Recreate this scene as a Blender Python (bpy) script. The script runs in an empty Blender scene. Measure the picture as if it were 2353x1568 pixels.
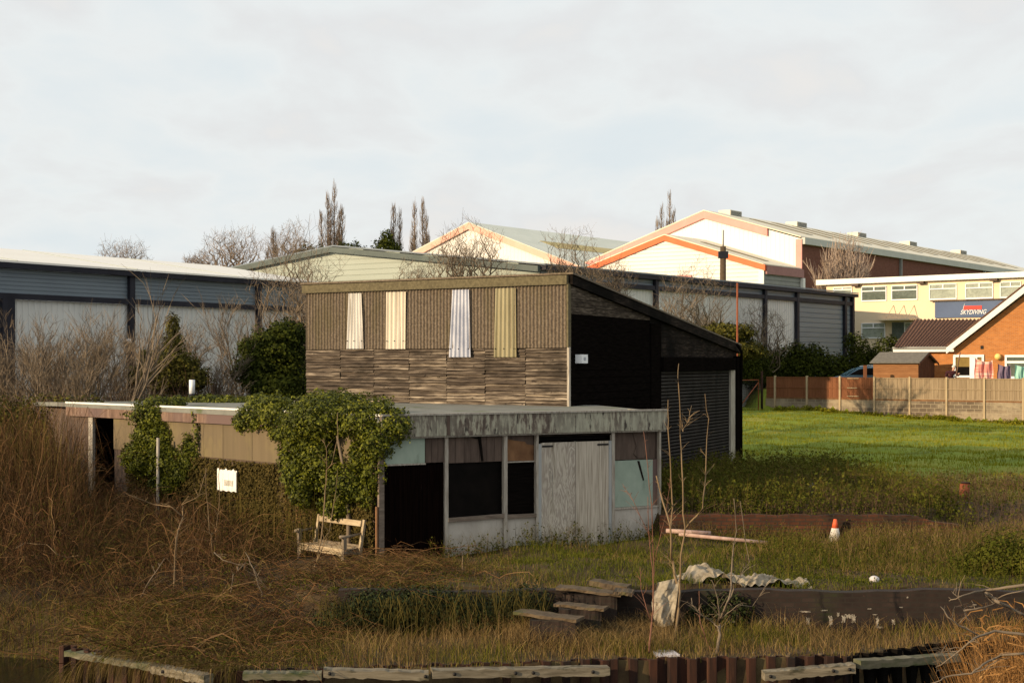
import bpy, math, random
import numpy as np
from mathutils import Vector, Matrix
random.seed(7); R = np.random.default_rng(11)
sc = bpy.context.scene
# ---------------------------------------------------------------- camera
FL, CX, HY, H = 3500.0, 1176.0, 835.0, 3.53      # focal length, centre, horizon (2352 px wide frame), eye height
cd = bpy.data.cameras.new('camera'); cam = bpy.data.objects.new('camera', cd); sc.collection.objects.link(cam)
cam.location = (0, 0, H); cam.rotation_euler = (math.radians(90), 0, 0)
cd.sensor_width = 36; cd.lens = 36*FL/2352; cd.shift_y = (HY-784)/2352
cd.clip_start = .5; cd.clip_end = 3000
sc.camera = cam
# ---------------------------------------------------------------- light
SUN_AZ = Vector((-.86, -.51)).normalized(); EL = math.radians(15)
S = Vector((SUN_AZ.x*math.cos(EL), SUN_AZ.y*math.cos(EL), math.sin(EL)))
sd = bpy.data.lights.new('sun', 'SUN'); so = bpy.data.objects.new('sun', sd); sc.collection.objects.link(so)
sd.energy = 4.9; sd.angle = math.radians(.6); sd.color = (1, .77, .49)
so.rotation_euler = S.to_track_quat('Z', 'Y').to_euler(); so.location = (-40, -30, 40)
w = bpy.data.worlds.new('World'); sc.world = w; w.use_nodes = True
nt = w.node_tree; nt.nodes.clear(); N = nt.nodes.new; L = nt.links.new
out = N('ShaderNodeOutputWorld'); bg = N('ShaderNodeBackground'); bg.inputs['Strength'].default_value = .1
sky = N('ShaderNodeTexSky'); sky.sky_type = 'NISHITA'; sky.sun_disc = False
sky.sun_elevation = EL; sky.sun_rotation = math.atan2(S.x, S.y); sky.air_density = 1.2; sky.dust_density = 1.0
tc = N('ShaderNodeTexCoord'); sx = N('ShaderNodeSeparateXYZ'); L(tc.outputs['Generated'], sx.inputs[0])
def mth(op, a, b=None, c=None):
    n = N('ShaderNodeMath'); n.operation = op
    for i, v in enumerate((a, b, c)):
        if v is None: continue
        if isinstance(v, (int, float)): n.inputs[i].default_value = v
        else: L(v, n.inputs[i])
    return n.outputs[0]
zz = mth('ADD', mth('MAXIMUM', sx.outputs['Z'], 0), .22)
cb = N('ShaderNodeCombineXYZ'); L(mth('DIVIDE', sx.outputs['X'], zz), cb.inputs[0]); L(mth('DIVIDE', sx.outputs['Y'], zz), cb.inputs[1])
mp = N('ShaderNodeMapping'); L(cb.outputs[0], mp.inputs[0]); mp.inputs['Scale'].default_value = (1.0, .75, 1); mp.inputs['Rotation'].default_value = (0, 0, .12)
mp.inputs['Location'].default_value = (3.3, 1.7, 0)
n1 = N('ShaderNodeTexNoise'); L(mp.outputs[0], n1.inputs['Vector']); n1.inputs['Scale'].default_value = 2.3; n1.inputs['Detail'].default_value = 9; n1.inputs['Roughness'].default_value = .53; n1.inputs['Distortion'].default_value = .2
mr = N('ShaderNodeMapRange'); L(n1.outputs['Fac'], mr.inputs[0]); mr.inputs[1].default_value = .30; mr.inputs[2].default_value = .72; mr.interpolation_type = 'SMOOTHSTEP'
cr = N('ShaderNodeValToRGB'); L(mr.outputs[0], cr.inputs[0])
cr.color_ramp.elements[0].color = (6.45, 7.0, 7.25, 1); cr.color_ramp.elements[0].position = 0
cr.color_ramp.elements[1].color = (7.3, 7.1, 6.85, 1); cr.color_ramp.elements[1].position = 1
e = cr.color_ramp.elements.new(.45); e.color = (7.15, 7.4, 7.4, 1)
e = cr.color_ramp.elements.new(.75); e.color = (6.8, 6.88, 6.9, 1)
mix = N('ShaderNodeMix'); mix.data_type = 'RGBA'; mix.inputs[0].default_value = .96
L(sky.outputs[0], mix.inputs[6]); L(cr.outputs[0], mix.inputs[7])
L(mix.outputs[2], bg.inputs['Color']); L(bg.outputs[0], out.inputs['Surface'])
sc.view_settings.view_transform = 'Standard'; sc.view_settings.look = 'None'; sc.view_settings.gamma = 1; sc.view_settings.exposure = .24
# ---------------------------------------------------------------- helpers
def at(px, py, Y): return Vector(((px-CX)/FL*Y, Y, H-(py-HY)/FL*Y))
def toP(x, y, z): return CX+x/y*FL, HY+(H-z)/y*FL
ROOT = {}
def setp(o, label=None, cat=None, group=None, kind=None):
    if label: o['label'] = label
    if cat: o['category'] = cat
    if group: o['group'] = group
    if kind: o['kind'] = kind
def thing(name, label, cat, loc=(0, 0, 0), rz=0, group=None):
    o = bpy.data.objects.new(name, None); sc.collection.objects.link(o)
    o.empty_display_size = .3
    o.location = loc; o.rotation_euler = (0, 0, rz); setp(o, label, cat, group)
    ROOT[o] = (Matrix.Translation(Vector(loc)) @ Matrix.Rotation(rz, 4, 'Z')).inverted()
    return o
class MB:
    def __init__(s): s.v = []; s.f = []; s.r = []; s.cur = .5; s.s = []
    def add(s, vs, fs, smooth=False):
        b = len(s.v); s.v += [tuple(p) for p in vs]; s.r += [s.cur]*len(vs)
        s.f += [tuple(i+b for i in f) for f in fs]; s.s += [smooth]*len(fs); return s
    def obox(s, o, a, b, c):
        o = Vector(o); a = Vector(a); b = Vector(b); c = Vector(c)
        vs = [o, o+a, o+a+b, o+b, o+c, o+a+c, o+a+b+c, o+b+c]
        fs = [(0, 3, 2, 1), (4, 5, 6, 7), (0, 1, 5, 4), (1, 2, 6, 5), (2, 3, 7, 6), (3, 0, 4, 7)]
        if a.cross(b).dot(c) < 0: fs = [f[::-1] for f in fs]
        return s.add(vs, fs)
    def box(s, x0, x1, y0, y1, z0, z1): return s.obox((x0, y0, z0), (x1-x0, 0, 0), (0, y1-y0, 0), (0, 0, z1-z0))
    def poly(s, pts, ex):
        ex = Vector(ex); n = len(pts); pts = [Vector(p) for p in pts]
        nm = Vector((0, 0, 0))
        for i in range(n): nm += pts[i].cross(pts[(i+1) % n])
        if nm.dot(ex) > 0: pts = pts[::-1]
        vs = pts+[p+ex for p in pts]
        fs = [tuple(range(n)), tuple(range(2*n-1, n-1, -1))]+[(i, i+n, (i+1) % n+n, (i+1) % n) for i in range(n)]
        return s.add(vs, fs)
    def tube(s, pts, rad, k=6, cap=True):
        pts = [Vector(p) for p in pts]; n = len(pts)
        if isinstance(rad, (int, float)): rad = [rad]*n
        vs = []; up = Vector((.13, .21, .97)); fs = []
        for i, p in enumerate(pts):
            t = (pts[min(i+1, n-1)]-pts[max(i-1, 0)]).normalized()
            a = t.cross(up if abs(t.dot(up)) < .95 else Vector((1, .1, 0))).normalized(); b = t.cross(a)
            for j in range(k):
                q = 2*math.pi*j/k; vs.append(p+(a*math.cos(q)+b*math.sin(q))*rad[i])
        for i in range(n-1):
            for j in range(k):
                fs.append((i*k+j, i*k+(j+1) % k, (i+1)*k+(j+1) % k, (i+1)*k+j))
        if cap: fs += [tuple(range(k-1, -1, -1)), tuple(range((n-1)*k, n*k))]
        return s.add(vs, fs, True)
    def ball(s, c, r, nu=14, nv=9):
        c = Vector(c); r = Vector(r) if not isinstance(r, (int, float)) else Vector((r, r, r)); vs = []; fs = []
        for i in range(nv+1):
            a = math.pi*i/nv
            for j in range(nu):
                b = 2*math.pi*j/nu; vs.append((c.x+r.x*math.sin(a)*math.cos(b), c.y+r.y*math.sin(a)*math.sin(b), c.z+r.z*math.cos(a)))
        for i in range(nv):
            for j in range(nu): fs.append((i*nu+j, (i+1)*nu+j, (i+1)*nu+(j+1) % nu, i*nu+(j+1) % nu))
        return s.add(vs, fs, True)
    def grid(s, fn, nu, nv, smooth=True):
        vs = [fn(i/nu, j/nv) for j in range(nv+1) for i in range(nu+1)]
        fs = [(j*(nu+1)+i, j*(nu+1)+i+1, (j+1)*(nu+1)+i+1, (j+1)*(nu+1)+i) for j in range(nv) for i in range(nu)]
        return s.add(vs, fs, smooth)
def link(name, me, mat, parent):
    o = bpy.data.objects.new(name, me); sc.collection.objects.link(o)
    if mat: me.materials.append(mat)
    if parent is not None: o.parent = parent; ROOT[o] = ROOT[parent]
    return o
def part(name, mb, mat, parent=None, label=None):
    M4 = ROOT[parent] if parent is not None else Matrix.Identity(4)
    me = bpy.data.meshes.new(name); me.from_pydata([M4 @ Vector(v) for v in mb.v], [], mb.f)
    at_ = me.attributes.new('rnd', 'FLOAT', 'POINT'); at_.data.foreach_set('value', np.array(mb.r, dtype=np.float32))
    me.polygons.foreach_set('use_smooth', np.array(mb.s, dtype=bool)); me.update()
    o = link(name, me, mat, parent)
    if label: o['label'] = label
    return o
def single(name, mb, mat, loc, label, cat, group=None, kind=None):
    loc = Vector(loc); me = bpy.data.meshes.new(name); me.from_pydata([Vector(v)-loc for v in mb.v], [], mb.f)
    at_ = me.attributes.new('rnd', 'FLOAT', 'POINT'); at_.data.foreach_set('value', np.array(mb.r, dtype=np.float32))
    me.polygons.foreach_set('use_smooth', np.array(mb.s, dtype=bool)); me.update()
    o = link(name, me, mat, None); o.location = loc; setp(o, label, cat, group, kind); ROOT[o] = Matrix.Translation(-loc)
    return o
def npmesh(name, V, F, rnd, mat, parent=None, loc=None):
    V = np.asarray(V, dtype=np.float32).reshape(-1, 3); F = np.asarray(F, dtype=np.int32).reshape(-1, 4)
    if parent is not None:
        m = np.array(ROOT[parent]); V = V@m[:3, :3].T+m[:3, 3]
    elif loc is not None: V = V-np.array(loc)
    me = bpy.data.meshes.new(name); me.vertices.add(len(V)); me.vertices.foreach_set('co', V.astype(np.float32).ravel())
    me.loops.add(F.size); me.loops.foreach_set('vertex_index', F.ravel())
    me.polygons.add(len(F)); me.polygons.foreach_set('loop_start', np.arange(0, F.size, 4, dtype=np.int32))
    at_ = me.attributes.new('rnd', 'FLOAT', 'POINT'); at_.data.foreach_set('value', np.asarray(rnd, dtype=np.float32).ravel())
    me.update(calc_edges=True)
    o = link(name, me, mat, parent)
    if loc is not None and parent is None: o.location = loc; ROOT[o] = Matrix.Translation(-Vector(loc))
    return o
def ribbons(P, W, rnd=None, tip=.15):
    P = np.asarray(P, float); n, k = P.shape[:2]; W = np.broadcast_to(np.asarray(W, float), (n,))
    t = P[:, -1]-P[:, 0]; r = R.normal(size=(n, 3)); r[:, 2] *= .4
    s = np.cross(t, r); s /= np.linalg.norm(s, axis=1)[:, None]+1e-9
    wt = np.linspace(1, tip, k)
    A = P-s[:, None]*(W[:, None]*wt)[..., None]/2; B = P+s[:, None]*(W[:, None]*wt)[..., None]/2
    V = np.stack([A, B], 2).reshape(-1, 3)
    base = (np.arange(n)*2*k)[:, None]+(np.arange(k-1)*2)[None]
    F = np.stack([base, base+1, base+3, base+2], -1).reshape(-1, 4)
    rnd = R.random(n) if rnd is None else np.asarray(rnd)
    return V, F, np.repeat(rnd, 2*k)
def leaves(C, Nn, s, rnd=None, asp=.62):
    C = np.asarray(C, float); n = len(C); s = np.broadcast_to(np.asarray(s, float), (n,))
    Nn = Nn/(np.linalg.norm(Nn, axis=1)[:, None]+1e-9)
    u = np.cross(Nn, R.normal(size=(n, 3))); u /= np.linalg.norm(u, axis=1)[:, None]+1e-9; v = np.cross(Nn, u)
    S_ = s[:, None]
    V = np.stack([C-u*S_, C+v*S_*asp+Nn*S_*.15, C+u*S_, C-v*S_*asp+Nn*S_*.15], 1).reshape(-1, 3)
    F = np.arange(n*4).reshape(-1, 4)
    rnd = R.random(n) if rnd is None else rnd
    return V, F, np.repeat(rnd, 4)
def cat3(parts_):
    V = []; F = []; r = []; b = 0
    for v, f, q in parts_:
        V.append(v); F.append(f+b); r.append(q); b += len(v)
    return np.concatenate(V), np.concatenate(F), np.concatenate(r)
class Fr:            # a vertical plane through two plan points, left to right as seen by the camera
    def __init__(s, A, B):
        s.A = Vector((A[0], A[1], 0)); s.B = Vector((B[0], B[1], 0)); s.L = (s.B-s.A).length
        s.U = (s.B-s.A).normalized(); s.Nn = Vector((s.U.y, -s.U.x, 0)); s.rz = math.atan2(s.U.y, s.U.x)
    def P(s, u, z, n=0): return s.A+s.U*u+s.Nn*n+Vector((0, 0, z))
    def u(s, px):
        k = (px-CX)/FL; return (k*s.A.y-s.A.x)/(s.U.x-k*s.U.y)
    def z(s, px, py): y = s.A.y+s.U.y*s.u(px); return H-(py-HY)/FL*y
    def box(s, mb, u0, u1, z0, z1, n0, n1):
        return mb.obox(s.P(u0, z0, n0), s.U*(u1-u0), Vector((0, 0, z1-z0)), s.Nn*(n1-n0))
    def pbox(s, mb, px0, px1, py0, py1, n0, n1, ref=None):
        r = (px0+px1)/2 if ref is None else ref
        return s.box(mb, s.u(px0), s.u(px1), s.z(r, py1), s.z(r, py0), n0, n1)
    def quad(s, mb, pts, n0, n1):      # pts: (px,py) polygon on the plane, extruded
        return mb.poly([s.P(s.u(a), s.z(a, b), n0) for a, b in pts], s.Nn*(n1-n0))
    def corr(s, mb, u0, u1, z0, z1, pitch, amp, n=0, k=8, trap=False, z0f=None, z1f=None):
        m = max(2, int((u1-u0)/pitch*k))
        def fn(i, j):
            u = u0+(u1-u0)*i; t = (u/pitch) % 1
            d = amp*math.sin(2*math.pi*t) if not trap else amp*(1 if t < .3 else -1 if .4 < t < .9 else (1-(t-.3)*20 if t <= .4 else -1+(t-.9)*20))
            a = z0f(u) if z0f else z0; b = z1f(u) if z1f else z1
            return s.P(u, a+(b-a)*j, n+d)
        return mb.grid(fn, m, 1, not trap)
    def slats(s, mb, u0, u1, z0, z1, pitch, amp, n=0, z1f=None):
        k = max(1, int(round((z1-z0)/pitch))); p = (z1-z0)/k
        for i in range(k):
            a = z0+i*p; mb.cur = random.random()
            prof = [(a, 0), (a, amp), (a+p*.78, amp), (a+p*.9, 0)]
            vs = [s.P(u0, zz_, n+d) for zz_, d in prof]+[s.P(u0, a+p, n)]+[s.P(u1, zz_, n+d) for zz_, d in prof]+[s.P(u1, a+p, n)]
            mb.add(vs, [(q, q+5, q+6, q+1) for q in range(4)])
# ---------------------------------------------------------------- materials
def M(name, stops, scl=(1, 1, 1), n=4, det=6, attr=0., rough=.85, bump=0., bn=None, layers=(), metal=0., spec=.3, lo=.3, hi=.7, dist=0., trans=0.):
    m = bpy.data.materials.new(name); m.use_nodes = True; t = m.node_tree; t.nodes.clear(); N = t.nodes.new; L = t.links.new
    o = N('ShaderNodeOutputMaterial'); b = N('ShaderNodeBsdfPrincipled'); L(b.outputs[0], o.inputs[0])
    b.inputs['Roughness'].default_value = rough; b.inputs['Metallic'].default_value = metal; b.inputs['Specular IOR Level'].default_value = spec
    c = N('ShaderNodeTexCoord')
    def noise(sc_, n_, d_=6, ds=0.):
        mp = N('ShaderNodeMapping'); L(c.outputs['Object'], mp.inputs[0]); mp.inputs['Scale'].default_value = sc_
        x = N('ShaderNodeTexNoise'); L(mp.outputs[0], x.inputs['Vector']); x.inputs['Scale'].default_value = n_; x.inputs['Detail'].default_value = d_
        x.inputs['Roughness'].default_value = .62; x.inputs['Distortion'].default_value = ds; return x.outputs['Fac']
    def rng(v, a, b_):
        r = N('ShaderNodeMapRange'); L(v, r.inputs[0]); r.inputs[1].default_value = a; r.inputs[2].default_value = b_; return r.outputs[0]
    nz = noise(scl, n, det, dist); f = rng(nz, lo, hi)
    if attr > 0:
        a = N('ShaderNodeAttribute'); a.attribute_name = 'rnd'
        x = N('ShaderNodeMix'); x.data_type = 'FLOAT'; x.inputs[0].default_value = attr; L(f, x.inputs[2]); L(a.outputs['Fac'], x.inputs[3]); f = x.outputs[0]
    r = N('ShaderNodeValToRGB'); L(f, r.inputs[0]); el = r.color_ramp.elements
    for i, s_ in enumerate(stops):
        p, col = s_ if len(s_) == 2 else (i/(max(1, len(stops)-1)), s_)
        e_ = el[i] if i < 2 else el.new(p)
        e_.position = p; e_.color = (*col, 1)
    if len(stops) == 1: el[1].color = el[0].color
    col = r.outputs[0]
    for lc, ls, ln, a0, a1 in layers:
        x = N('ShaderNodeMix'); x.data_type = 'RGBA'; L(rng(noise(ls, ln), a0, a1), x.inputs[0]); L(col, x.inputs[6]); x.inputs[7].default_value = (*lc, 1); col = x.outputs[2]
    L(col, b.inputs['Base Color'])
    if bump:
        bp = N('ShaderNodeBump'); bp.inputs['Strength'].default_value = bump; bp.inputs['Distance'].default_value = .03
        L(nz if bn is None else noise(*bn), bp.inputs['Height']); L(bp.outputs[0], b.inputs['Normal'])
    if trans:
        tr = N('ShaderNodeBsdfTranslucent'); L(col, tr.inputs[0]); ms = N('ShaderNodeMixShader'); ms.inputs[0].default_value = trans
        L(b.outputs[0], ms.inputs[1]); L(tr.outputs[0], ms.inputs[2]); L(ms.outputs[0], o.inputs[0])
    return m
def brick(name, c1, c2, mortar, w=.225, h=.075, ms=.012, rough=.9, layers=()):
    m = M(name, [c1, c2], n=3, rough=rough, layers=layers); t = m.node_tree; N = t.nodes.new; L = t.links.new
    b = [x for x in t.nodes if x.type == 'BSDF_PRINCIPLED'][0]; old = b.inputs['Base Color'].links[0].from_socket
    c = N('ShaderNodeTexCoord'); s_ = N('ShaderNodeSeparateXYZ'); L(c.outputs['Object'], s_.inputs[0]); cb = N('ShaderNodeCombineXYZ')
    L(s_.outputs['X'], cb.inputs[0]); L(s_.outputs['Z'], cb.inputs[1])
    k = N('ShaderNodeTexBrick'); L(cb.outputs[0], k.inputs['Vector']); k.inputs['Scale'].default_value = 1
    k.inputs['Brick Width'].default_value = w; k.inputs['Row Height'].default_value = h; k.inputs['Mortar Size'].default_value = ms; k.inputs['Mortar Smooth'].default_value = .3
    L(old, k.inputs['Color1']); x = N('ShaderNodeMix'); x.data_type = 'RGBA'; x.blend_type = 'MULTIPLY'; x.inputs[0].default_value = .6; L(old, x.inputs[6]); x.inputs[7].default_value = (.62, .55, .5, 1)
    L(x.outputs[2], k.inputs['Color2']); k.inputs['Mortar'].default_value = (*mortar, 1); L(k.outputs['Color'], b.inputs['Base Color'])
    return m
def glassm(name, col, rough=.08):
    m = M(name, [tuple(x*.75 for x in col), tuple(min(1, x*1.3) for x in col)], n=2.5, rough=rough, spec=.6, dist=1.5); return m
# ---------------------------------------------------------------- material library
m_asb = M('mossy_asbestos', [(.078, .058, .040), (.145, .112, .080), (.225, .18, .13)], n=22, det=8, rough=.95, bump=.3, layers=[((.11, .09, .045), (1, 1, .35), 1.6, .5, .75), ((.30, .27, .2), (1, 1, 1), 40, .66, .74)])
m_asbcap = M('mossy_cap', [(.07, .058, .032), (.15, .125, .07)], n=14, rough=.95, layers=[((.25, .22, .15), (1, 1, 1), 30, .62, .72)])
m_shw = M('white_sheet', [(.50, .47, .42), (.66, .63, .58)], scl=(1, 1, .2), n=5, rough=.5)
m_shc = M('cream_sheet', [(.50, .43, .32), (.66, .60, .49)], scl=(1, 1, .2), n=4, rough=.5)
m_shm = M('galvanised_sheet', [(.24, .26, .33), (.52, .53, .58)], scl=(1, 1, .5), n=2.2, rough=.4, metal=.25)
m_shy = M('yellowed_sheet', [(.20, .17, .09), (.34, .30, .18)], scl=(1, 1, .2), n=5, rough=.5)
m_tim = M('weathered_timber', [(0, (.018, .013, .010)), (.35, (.065, .048, .034)), (.58, (.155, .122, .09)), (1, (.50, .41, .30))], scl=(.6, 1, 9), n=2.6, attr=.42, rough=.9, bump=.5, lo=.33, hi=.67, layers=[((.02, .014, .01), (2.5, 1, 5), 2.4, .60, .68), ((.03, .022, .015), (.5, 1, 1.1), 1.5, .52, .68)])
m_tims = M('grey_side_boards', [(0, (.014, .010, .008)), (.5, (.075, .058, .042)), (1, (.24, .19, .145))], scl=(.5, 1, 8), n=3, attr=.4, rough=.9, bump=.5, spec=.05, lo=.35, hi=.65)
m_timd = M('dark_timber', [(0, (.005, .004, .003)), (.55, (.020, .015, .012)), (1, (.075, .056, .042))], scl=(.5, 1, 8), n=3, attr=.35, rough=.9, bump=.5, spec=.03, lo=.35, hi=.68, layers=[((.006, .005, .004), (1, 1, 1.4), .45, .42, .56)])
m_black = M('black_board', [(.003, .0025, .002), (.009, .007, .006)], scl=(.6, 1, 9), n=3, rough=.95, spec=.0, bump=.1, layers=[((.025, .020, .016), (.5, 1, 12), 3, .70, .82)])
m_blackdoor = M('black_corrugated', [(.002, .0015, .0015), (.008, .004, .003)], scl=(8, 8, .4), n=3, rough=.95, spec=.0, layers=[((.05, .035, .025), (10, 10, .5), 3, .68, .8)])
m_shut = M('shutter_grey', [(.030, .027, .024), (.052, .046, .040)], scl=(1, 1, 1), n=1.2, rough=.9, spec=.05, layers=[((.02, .02, .018), (1, 1, .2), 2, .5, .7)])
m_fpeel = M('peeling_fascia', [(0, (.085, .064, .050)), (.45, (.15, .115, .09)), (.58, (.30, .27, .20)), (1, (.42, .40, .30))], scl=(5, 5, 1.2), n=2.6, rough=.85, bump=.3, lo=.36, hi=.64, layers=[((.37, .36, .27), (.30, 1, .2), 1.3, .47, .60), ((.06, .048, .038), (6, 6, 1.3), 2.2, .58, .66)])
m_frose = M('faded_pink_fascia', [(0, (.09, .055, .038)), (.5, (.17, .105, .075)), (1, (.28, .19, .135))], scl=(5, 5, 1), n=1.6, rough=.85, layers=[((.55, .47, .36), (4, 4, 1.5), 3, .66, .72), ((.13, .085, .075), (.3, .3, .3), 1.2, .5, .6)])
m_beige = M('fibre_panel', [(.115, .088, .052), (.175, .132, .078)], scl=(5, 5, .3), n=1.4, rough=.9, attr=.5, layers=[((.2, .16, .07), (1, 1, .6), 1.1, .55, .75)])
m_post = M('peeled_white_post', [(.22, .18, .14), (.46, .42, .35)], scl=(9, 9, 1), n=3, rough=.85, layers=[((.12, .1, .08), (4, 4, 1), 4, .62, .7)])
m_wht = M('peeling_white_panel', [(.36, .32, .27), (.50, .46, .40)], scl=(1, 1, .7), n=3, rough=.85, bump=.2, layers=[((.16, .14, .115), (8, 8, .6), 2.4, .6, .72), ((.2, .17, .13), (2, 2, 1.2), 5, .66, .72)])
m_mint = M('mint_board', [(.23, .29, .23), (.34, .40, .32)], scl=(1, 1, .7), n=2, rough=.8, layers=[((.16, .2, .15), (2, 2, .8), 2, .6, .75), ((.4, .42, .38), (1, 1, 3), 3, .66, .74)])
m_ply = M('plywood', [(0, (.24, .20, .15)), (.3, (.52, .46, .37)), (.42, (.30, .25, .20)), (.55, (.55, .49, .40)), (.68, (.31, .26, .21)), (1, (.58, .52, .42))], scl=(3.2, 3.2, .8), n=1.5, det=3, rough=.9, bump=.2, dist=.9, lo=.32, hi=.68, layers=[((.17, .16, .13), (14, 14, .6), 2, .58, .7)])
m_ply2 = M('grained_plywood', [(.30, .25, .19), (.58, .51, .41)], scl=(14, 14, .6), n=2, rough=.9, bump=.2, lo=.34, hi=.66)
m_brown = M('brown_board', [(.05, .034, .026), (.15, .105, .08)], scl=(5, 5, .8), n=2.5, rough=.9, attr=.4, layers=[((.22, .19, .16), (7, 7, 1), 3, .66, .75)])
m_orng = M('orange_board', [(.11, .05, .022), (.27, .14, .065)], scl=(1.5, 1.5, 1), n=2, rough=.9)
m_void = M('dark_interior', [(.006, .005, .004), (.02, .016, .012)], n=3, rough=1, spec=0)
m_glassd = M('dirty_dark_glass', [(.003, .0025, .002), (.008, .006, .005)], n=3, rough=.5, layers=[((.09, .075, .06), (.5, 1, 3), 2.2, .66, .78)], spec=.04)
m_sill = M('brown_sill', [(.10, .075, .055), (.22, .17, .13)], scl=(1, 1, 5), n=4, rough=.9)
m_blue = M('blue_flaked_paint', [(.38, .37, .34), (.32, .34, .34)], scl=(4, 4, 1), n=3, rough=.8, layers=[((.10, .15, .27), (5, 5, 1.2), 2.6, .58, .64)])
m_roof = M('felt_roof', [(.14, .14, .125), (.22, .22, .19)], n=2, rough=.95, layers=[((.08, .10, .03), (1, 1, 1), 1.2, .55, .7)])
m_white = M('white_paint', [(.72, .70, .66), (.82, .80, .76)], n=3, rough=.5)
m_pvc = M('white_plastic', [(.75, .76, .77), (.82, .83, .84)], n=3, rough=.35)
m_wclad = M('white_cladding', [(.70, .68, .64), (.76, .74, .70)], scl=(.3, .3, .1), n=1, rough=.5)
m_gclad = M('pale_green_cladding', [(.30, .335, .29), (.345, .38, .33)], scl=(.3, .3, 1), n=.6, rough=.55, attr=.2)
m_lclad = M('light_grey_cladding', [(.54, .54, .51), (.62, .615, .58)], scl=(.5, .5, .15), n=.7, rough=.5)
m_bclad = M('blue_grey_cladding', [(.125, .155, .185), (.17, .205, .235)], scl=(.3, .3, 1.5), n=.8, rough=.5, attr=.25)
m_dgry = M('dark_grey_steel', [(.016, .016, .022), (.030, .030, .040)], n=1, rough=.6, spec=.1)
m_wroof = M('pale_roof_sheet', [(.76, .72, .64), (.84, .80, .72)], scl=(.1, 1, 1), n=.6, rough=.6)
m_orange = M('orange_trim', [(.66, .11, .02), (.74, .14, .03)], n=1, rough=.5)
m_pink = M('faded_pink_trim', [(.66, .24, .20), (.72, .29, .25)], n=1, rough=.5)
m_pinkp = M('pale_pink_trim', [(.72, .38, .28), (.76, .44, .34)], n=1, rough=.5)
m_broof = M('fibre_cement_roof', [(.68, .61, .46), (.78, .72, .56)], scl=(1, 1, 1), n=.5, rough=.9)
m_rlight = M('brown_rooflight', [(.17, .135, .075), (.22, .18, .105)], n=1, rough=.8)
m_moss = M('tan_mossy_sheet', [(.42, .34, .14), (.52, .43, .21)], n=.6, rough=.9)
m_gside = M('grey_corrugated_wall', [(.20, .20, .19), (.27, .27, .255)], n=1, rough=.6)
m_bbrick = brick('dark_red_brick', (.13, .045, .030), (.20, .072, .046), (.15, .08, .06), w=.45, h=.15)
m_obrick = brick('orange_brick', (.42, .145, .030), (.56, .215, .055), (.40, .22, .11), w=.225, h=.075, ms=.010)
m_rbrick = brick('wet_red_brick', (.045, .017, .009), (.12, .042, .018), (.035, .024, .015), layers=[((.012, .010, .006), (.6, 1, 1.2), 1.6, .48, .62), ((.03, .035, .01), (1, 1, 2), 5, .58, .66)])
m_dbrick = brick('sooty_brick', (.014, .009, .007), (.042, .026, .019), (.024, .018, .013), layers=[((.11, .065, .045), (1, 1, 2), 5, .68, .76), ((.03, .035, .012), (1, 1, 1), 1.1, .58, .7)])
m_block = brick('concrete_blocks', (.22, .175, .12), (.38, .31, .21), (.30, .25, .17), w=.45, h=.225, ms=.014, layers=[((.13, .10, .07), (.15, 1, .5), 1.3, .5, .6)])
m_cream = M('cream_render', [(.72, .57, .39), (.76, .61, .43)], n=.5, rough=.8)
m_tile = M('brown_roof_tiles', [(.07, .036, .024), (.19, .10, .065)], scl=(5, 1, 5), n=3, rough=.9, bump=.5, layers=[((.17, .12, .08), (1, 1, 1), 4, .62, .72)])
m_fenr = M('red_brown_fence_boards', [(.13, .045, .018), (.22, .085, .036)], scl=(9, 9, .6), n=1.5, rough=.85, attr=.4)
m_feng = M('greyed_fence_boards', [(.17, .12, .07), (.33, .25, .16)], scl=(9, 9, .6), n=1.5, rough=.85, attr=.4, layers=[((.13, .09, .05), (3, 3, .5), 2, .6, .72)])
m_cpost = M('concrete_post', [(.33, .25, .15), (.44, .34, .21)], scl=(1, 1, .5), n=3, rough=.9)
m_shedb = M('brown_shed_boards', [(.20, .085, .032), (.34, .16, .065)], scl=(1, 1, 6), n=2, rough=.85, attr=.3)
m_shedd = M('dark_shed_boards', [(.06, .022, .012), (.11, .042, .02)], scl=(6, 6, .6), n=2, rough=.85, attr=.3)
m_felt = M('grey_felt', [(.11, .10, .085), (.17, .155, .13)], n=6, rough=.95)
m_bench = M('bleached_bench_wood', [(.27, .20, .12), (.50, .40, .26)], scl=(2, 8, 8), n=2, rough=.85, layers=[((.17, .12, .07), (3, 3, 3), 4, .63, .72)])
m_benchd = M('dull_bench_wood', [(.13, .10, .07), (.24, .19, .13)], scl=(2, 8, 2), n=3, rough=.9)
m_rust = M('rusted_steel', [(.010, .005, .003), (.050, .017, .008)], scl=(3, 3, .5), n=2.4, rough=.9, bump=.3, layers=[((.13, .06, .028), (9, 9, .25), 2, .62, .74), ((.01, .007, .006), (1, 1, 1), 1.3, .5, .66)])
m_rustr = M('red_rust', [(.17, .045, .02), (.30, .09, .035)], n=4, rough=.9)
m_wal = M('bleached_waling', [(.08, .064, .04), (.24, .205, .145)], scl=(.6, 3, 8), n=2.6, rough=.9, bump=.4, layers=[((.05, .045, .025), (1, 1, 3), 3, .56, .66)])
m_walg = M('mossy_waling', [(.07, .065, .04), (.17, .15, .10)], scl=(.6, 3, 8), n=2.6, rough=.9, layers=[((.05, .06, .02), (1, 1, 2), 2, .5, .66)])
m_bolt = M('bolt', [(.01, .008, .007)], rough=.6)
m_stone = M('stone_tread', [(.055, .038, .022), (.135, .095, .055)], n=6, rough=.95, bump=.4, layers=[((.06, .06, .02), (1, 1, 1), 3, .56, .68)])
m_tarp = M('dirty_canvas', [(.15, .12, .08), (.36, .31, .23)], n=8, rough=.9, layers=[((.10, .08, .05), (1, 1, 1), 6, .54, .66)])
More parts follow.
